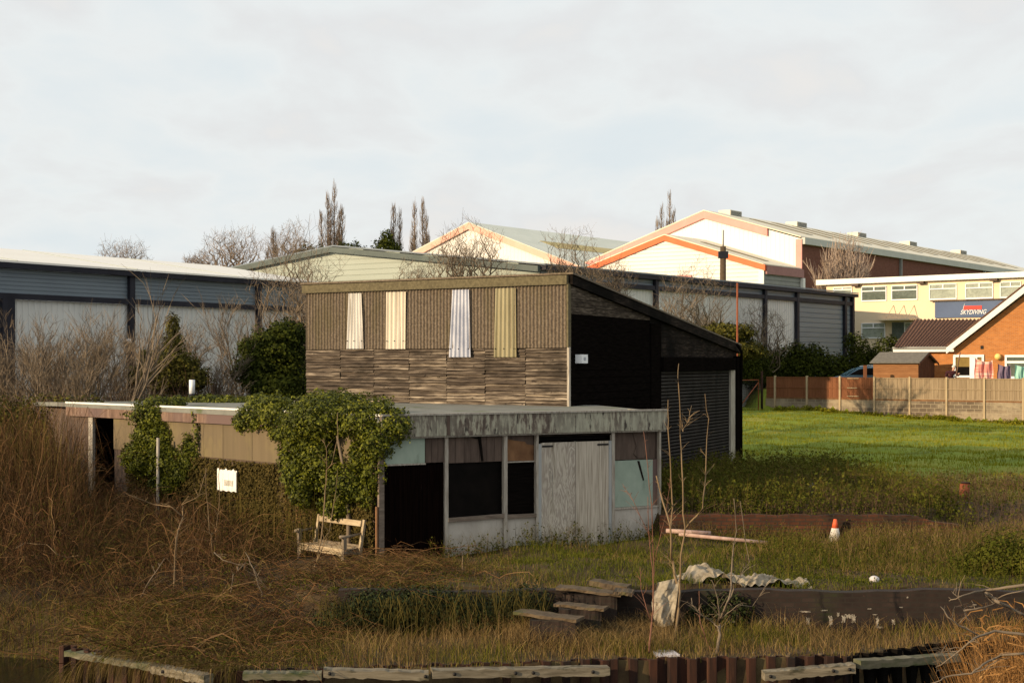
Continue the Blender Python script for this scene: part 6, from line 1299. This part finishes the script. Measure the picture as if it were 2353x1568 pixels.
# brown shrubs mass behind hut
B = area(5200, -17.5, -6.2, 41.5, 50, lambda x, y: R.random(len(x)) < .4+.6*clump(x, y, .7, 2)); h = (.9+1.7*R.random(len(B)))*(1-.35*ss(-9.5, -7, B[:, 0]))*(1-.35*ss(-12.5, -14, B[:, 0]))
stuff('brown_shrubs', [canes(B, 1.0, h, .015, 7, .07), canes(B, .8, h*1.15, .013, 6, .08), canes(B[::2], .8, h[::2]*.7, .015, 6, .08)], m_weedp, 'tangle of purple brown bare shrubs behind the low hut', 'shrubs', (-12, 45, .3))
B = area(5000, -24, -4, 51, 62); stuff('far_shrubs', [canes(B, 1.2, R.uniform(.8, 2.2, len(B)), .02, 6, .08)], m_bramg, 'dull green brown undergrowth at the foot of the left warehouse', 'undergrowth', (-14, 56, .5))
# --- foreground saplings: stems given as polylines
def sapling(name, label, stems, mat=m_bark, group=None, twigs=0, seed=0):
    rg = random.Random(seed); p0 = stems[0][0][0]; b = at(p0[0], p0[1], stems[0][-1]); o = thing(name, label, 'sapling', b, 0, group); mb = MB(); tl = []
    for s_ in stems:
        pts_, r0, r1, Y_ = s_; P_ = [at(x, y, Y_+.25*math.sin(i*1.3+x)*(i > 0)) for i, (x, y) in enumerate(pts_)]
        # refine
        Q = []
        for i in range(len(P_)-1):
            for t in (0, .33, .66): Q.append(P_[i].lerp(P_[i+1], t)+Vector((rg.gauss(0, .006), rg.gauss(0, .01), 0)))
        Q.append(P_[-1]); n_ = len(Q); mb.tube(Q, [(r0+(r1-r0)*i/(n_-1))*.82 for i in range(n_)], 7)
        for k in range(twigs):
            f = rg.uniform(.15, .98); i = min(n_-2, int(f*(n_-1))); q = Q[i]; d = (Q[i+1]-Q[i]).normalized(); sd_ = rg.choice((-1, 1)); l = rg.uniform(.08, .32)*(1.2-f)
            e_ = q+(d*.7+Vector((sd_*rg.uniform(.5, 1), rg.gauss(0, .5), rg.uniform(.1, .5))))*l; tl.append([tuple(q), tuple(q.lerp(e_, .5)+Vector((rg.gauss(0, .015), 0, .02))), tuple(e_)])
    part('stem', mb, mat, o)
    if tl: V, F, r = ribbons(tl, .006, None, .5); npmesh('twigs', V, F, r, mat, o)
    return o
H2 = lambda x, y: ((2000+x/1.961)*.735, (1200+y/1.961)*.735)
S5 = lambda x, y: ((1950+x/4.095)*.735, (1750+y/4.095)*.735)
sapling('sapling', 'tall pale trunked sapling with upright branches beside the hanging canvas', [([S5(700, 370), S5(655, 200), S5(620, 0), H2(190, 1030), H2(185, 870), H2(120, 640), H2(100, 560)], .030, .012, 23.55), ([H2(188, 880), H2(200, 760), H2(175, 280), H2(172, 95)], .018, .006, 23.55)], m_bark, twigs=26, seed=1)
sapling('sapling', 'tallest slender sapling reaching up before the roller shutter', [([S5(600, 1270), S5(650, 1010), S5(700, 640), S5(715, 300), H2(255, 1050), H2(278, 880), H2(258, 600), H2(250, 300), H2(238, 0), (1559, 835)], .028, .006, 23.2), ([H2(278, 885), H2(380, 760), H2(402, 560), H2(415, 210), H2(398, 60)], .017, .005, 23.2), ([H2(262, 290), H2(290, 240), H2(317, 130)], .008, .004, 23.2)], m_bark, twigs=30, seed=2)
sapling('sapling', 'grey forked sapling on the ledge with a bowed branch', [([S5(1185, 1275), S5(1215, 950), S5(1220, 780), S5(1330, 540), S5(1365, 400), S5(1375, 150), H2(590, 900), H2(575, 700)], .032, .006, 21.9), ([S5(1220, 780), S5(1210, 560), S5(1160, 340), S5(1120, 250)], .012, .005, 21.9), ([S5(1210, 870), S5(1150, 800), S5(980, 690), S5(870, 560), S5(860, 480)], .012, .005, 21.9), ([S5(1330, 540), S5(1440, 280), S5(1600, 20), (1700, 1150)], .012, .004, 21.9), ([S5(1260, 740), S5(1450, 570), S5(1638, 590), H2(820, 1170)], .009, .004, 21.9)], m_barkg, twigs=16, seed=3)
sapling('sapling', 'thin reddish sapling at the left of the hanging canvas', [([S5(320, 1180), S5(345, 800), S5(375, 650), S5(365, 100), (1492, 1250), (1488, 1140)], .018, .005, 21.8), ([S5(345, 780), S5(290, 620), S5(210, 360), (1470, 1300)], .009, .004, 21.8)], m_barkr, twigs=14, seed=4)
sapling('sapling', 'dark leaning stem growing from the ledge between the canvas and the forked sapling', [([S5(1130, 1190), S5(1040, 1000), S5(980, 800), S5(965, 600), S5(960, 390)], .012, .005, 22.2)], m_barkr, twigs=6, seed=5)
sapling('sapling', 'thin brown shoot with side twigs before the mint panel', [([(1500, 1400), (1502, 1270), (1497, 1160), (1483, 1030), (1478, 990)], .012, .004, 24.3), ([(1500, 1250), (1455, 1150), (1430, 1110)], .007, .003, 24.3), ([(1502, 1290), (1530, 1180), (1540, 1090)], .007, .003, 24.3)], m_barkr, twigs=16, seed=6)
Fz = lambda x, y: ((800+x/2.613)*.735, (1200+y/2.613)*.735)
sapling('sapling', 'forked yellowish sapling in front of the bench and the big ivy', [([(725, 1345), Fz(470, 1500), Fz(490, 1470), Fz(530, 1300), Fz(560, 950), Fz(578, 700), Fz(620, 650), Fz(668, 440), Fz(668, 230)], .020, .006, 26.3), ([Fz(578, 700), Fz(580, 560), Fz(552, 440)], .010, .004, 26.3), ([Fz(500, 1450), Fz(600, 1200), Fz(650, 850), Fz(665, 700)], .011, .004, 26.3)], m_bark, twigs=14, seed=7)
E5 = lambda x, y: (x/2.613*.735, (1200+y/2.613)*.735)
sapling('sapling', 'crooked pale sapling in the brambles below the ivy column', [([E5(1425, 1560), E5(1440, 1250), E5(1490, 1090), E5(1490, 980), E5(1540, 910)], .022, .008, 27.5), ([E5(1490, 1080), E5(1400, 1000), E5(1250, 980), E5(1050, 900)], .014, .005, 27.5), ([E5(1490, 980), E5(1620, 920), E5(1690, 690)], .010, .004, 27.5), ([E5(1450, 1420), E5(1580, 1330)], .008, .004, 27.5)], m_bark, twigs=22, seed=8)
sapling('sapling', 'twin stemmed U forked sapling below the white notice', [([E5(1730, 1500), E5(1725, 1230), E5(1712, 1210), E5(1690, 900), E5(1680, 680)], .014, .006, 28.2), ([E5(1722, 1225), E5(1765, 1205), E5(1785, 1000), E5(1795, 640)], .012, .005, 28.2)], m_bark, twigs=10, seed=9)
I5 = lambda x, y: (x/2.139*.735, (1650+y/2.139)*.735)
sapling('sapling', 'short greenish stake like sapling in the lower brambles', [([I5(1165, 420), I5(1168, 230), I5(1175, 60)], .020, .012, 25.8)], m_bark, twigs=5, seed=10)
sapling('dead_branches', 'grey dead branches sprawling in the brambles left of the bench', [([I5(1760, 560), I5(1750, 430), I5(1690, 270), I5(1640, 160)], .016, .006, 25.0), ([I5(1790, 420), I5(1690, 260)], .010, .004, 25.0), ([I5(1540, 440), I5(1560, 310), I5(1640, 230)], .012, .004, 25.0), ([I5(1430, 160), I5(1490, 210), I5(1650, 260)], .012, .004, 25.0), ([I5(940, 460), I5(1000, 350), I5(1100, 200)], .012, .006, 25.0)], m_barkg, twigs=14, seed=11)
sapling('arching_cane', 'long pale arching cane in the thicket at the far left', [([E5(130, 1340), E5(200, 1295), E5(380, 1310), E5(450, 1380), E5(540, 1415), E5(640, 1395)], .011, .007, 27.0)], m_bark, seed=12)
for k, (px, py0, py1, lb) in enumerate(((1063, 1318, 1273, 'single dead stalk standing before the white panel'),)): sapling('stalk', lb, [([(px, py0), (px, py1)], .011, .007, 25.5)], m_bark)
# --- reeds and branches at lower right (near bank)
rb = thing('reed_clump', 'thick clump of dead orange brown reeds filling the bottom right corner', 'reeds', (5.6, 16.2, -1.3))
n = 5200; x = R.uniform(4.9, 7.4, n)+0; y = R.uniform(15.4, 17.2, n); kx = toP(x, y, -1.0)[0]; m_ = R.random(n) < ss(2190, 2260, kx); x, y = x[m_], y[m_]; B = np.stack([x, y, np.full(len(x), -1.75)], 1)
px_ = toP(x, y, 0)[0]; tp = 1430-75*ss(2200, 2300, px_)+40*clump(x*3, y*3, 1); ht = np.clip((H-(tp-HY)/FL*y)+1.75, .3, 3)*R.uniform(.55, 1.02, len(x))
V, F, r = blades(B, ht, .014, .30, 6); npmesh('stalks', V, F, r, m_reed, rb)
C = B[R.random(len(B)) < .9].copy(); n = len(C); f = R.uniform(.35, .95, n); C[:, 2] += ht[:n]*f; a = R.uniform(0, 6.28, n); l = R.uniform(.12, .38, n)
e_ = C+np.stack([np.cos(a)*l, np.sin(a)*l, l*R.uniform(-.8, .7, n)], 1); mm = (C+e_)/2; mm[:, 2] += l*.25; V, F, r = ribbons(np.stack([C, mm, e_], 1), .018); npmesh('leaf_blades', V, F, r, m_reed, rb)
Z6 = lambda x, y: ((2900+x/4.093)*.735, (1750+y/4.093)*.735)
for k, (lab, st_) in enumerate((('long grey bare branch reaching left from above the reeds', [([Z6(1400, 290), Z6(1000, 345), Z6(720, 385), Z6(600, 400), Z6(380, 475), Z6(270, 520)], .020, .005, 15.0), ([Z6(380, 470), Z6(300, 390)], .006, .003, 15.0), ([Z6(385, 475), Z6(450, 620), Z6(530, 770)], .008, .004, 15.0)]),
    ('forked grey branch hanging over the water before the reeds', [([Z6(1300, 960), Z6(860, 900), Z6(640, 965), Z6(520, 1050), Z6(380, 1165), Z6(200, 1310), Z6(100, 1365)], .018, .006, 14.8), ([Z6(380, 1160), Z6(270, 1160), Z6(100, 1185)], .008, .004, 14.8), ([Z6(240, 1080), Z6(150, 1230), Z6(95, 1500)], .006, .003, 14.8), ([Z6(640, 960), Z6(400, 830), Z6(250, 720), Z6(160, 590)], .010, .005, 14.8)]),
    ('low pale branch crossing the bottom right corner', [([Z6(1400, 1170), Z6(1130, 1195), Z6(930, 1215), Z6(700, 1330), Z6(550, 1445), Z6(300, 1465), Z6(150, 1530), Z6(0, 1590)], .017, .006, 14.6), ([Z6(550, 1445), Z6(700, 1400), Z6(900, 1260)], .008, .004, 14.6)]),
    ('broken thick pale branch slanting into the reeds', [([Z6(735, 425), Z6(800, 470), Z6(920, 540), Z6(1060, 610), Z6(1230, 700)], .026, .016, 15.1), ([Z6(480, 640), Z6(650, 610), Z6(820, 570), Z6(850, 500), Z6(1000, 430), Z6(1240, 380)], .011, .006, 15.1)]))):
    sapling('bare_branch', lab, st_, m_barkg, twigs=7, seed=40+k)
# bank under the reeds
mb = MB(); mb.grid(lambda i, j: Vector((4.6+6*i, 14.6+3.2*j, -1.9+.75*math.sin(math.pi*min(1, j*1.1))*ss(0, .25, i))), 30, 20); bnk = single('near_bank', mb, m_weedp, (7, 16, -1.9), 'muddy bank', 'bank'); 
for k_ in ('label', 'category'): del bnk[k_]
bnk.name = 'bank'; bnk['kind'] = 'structure'
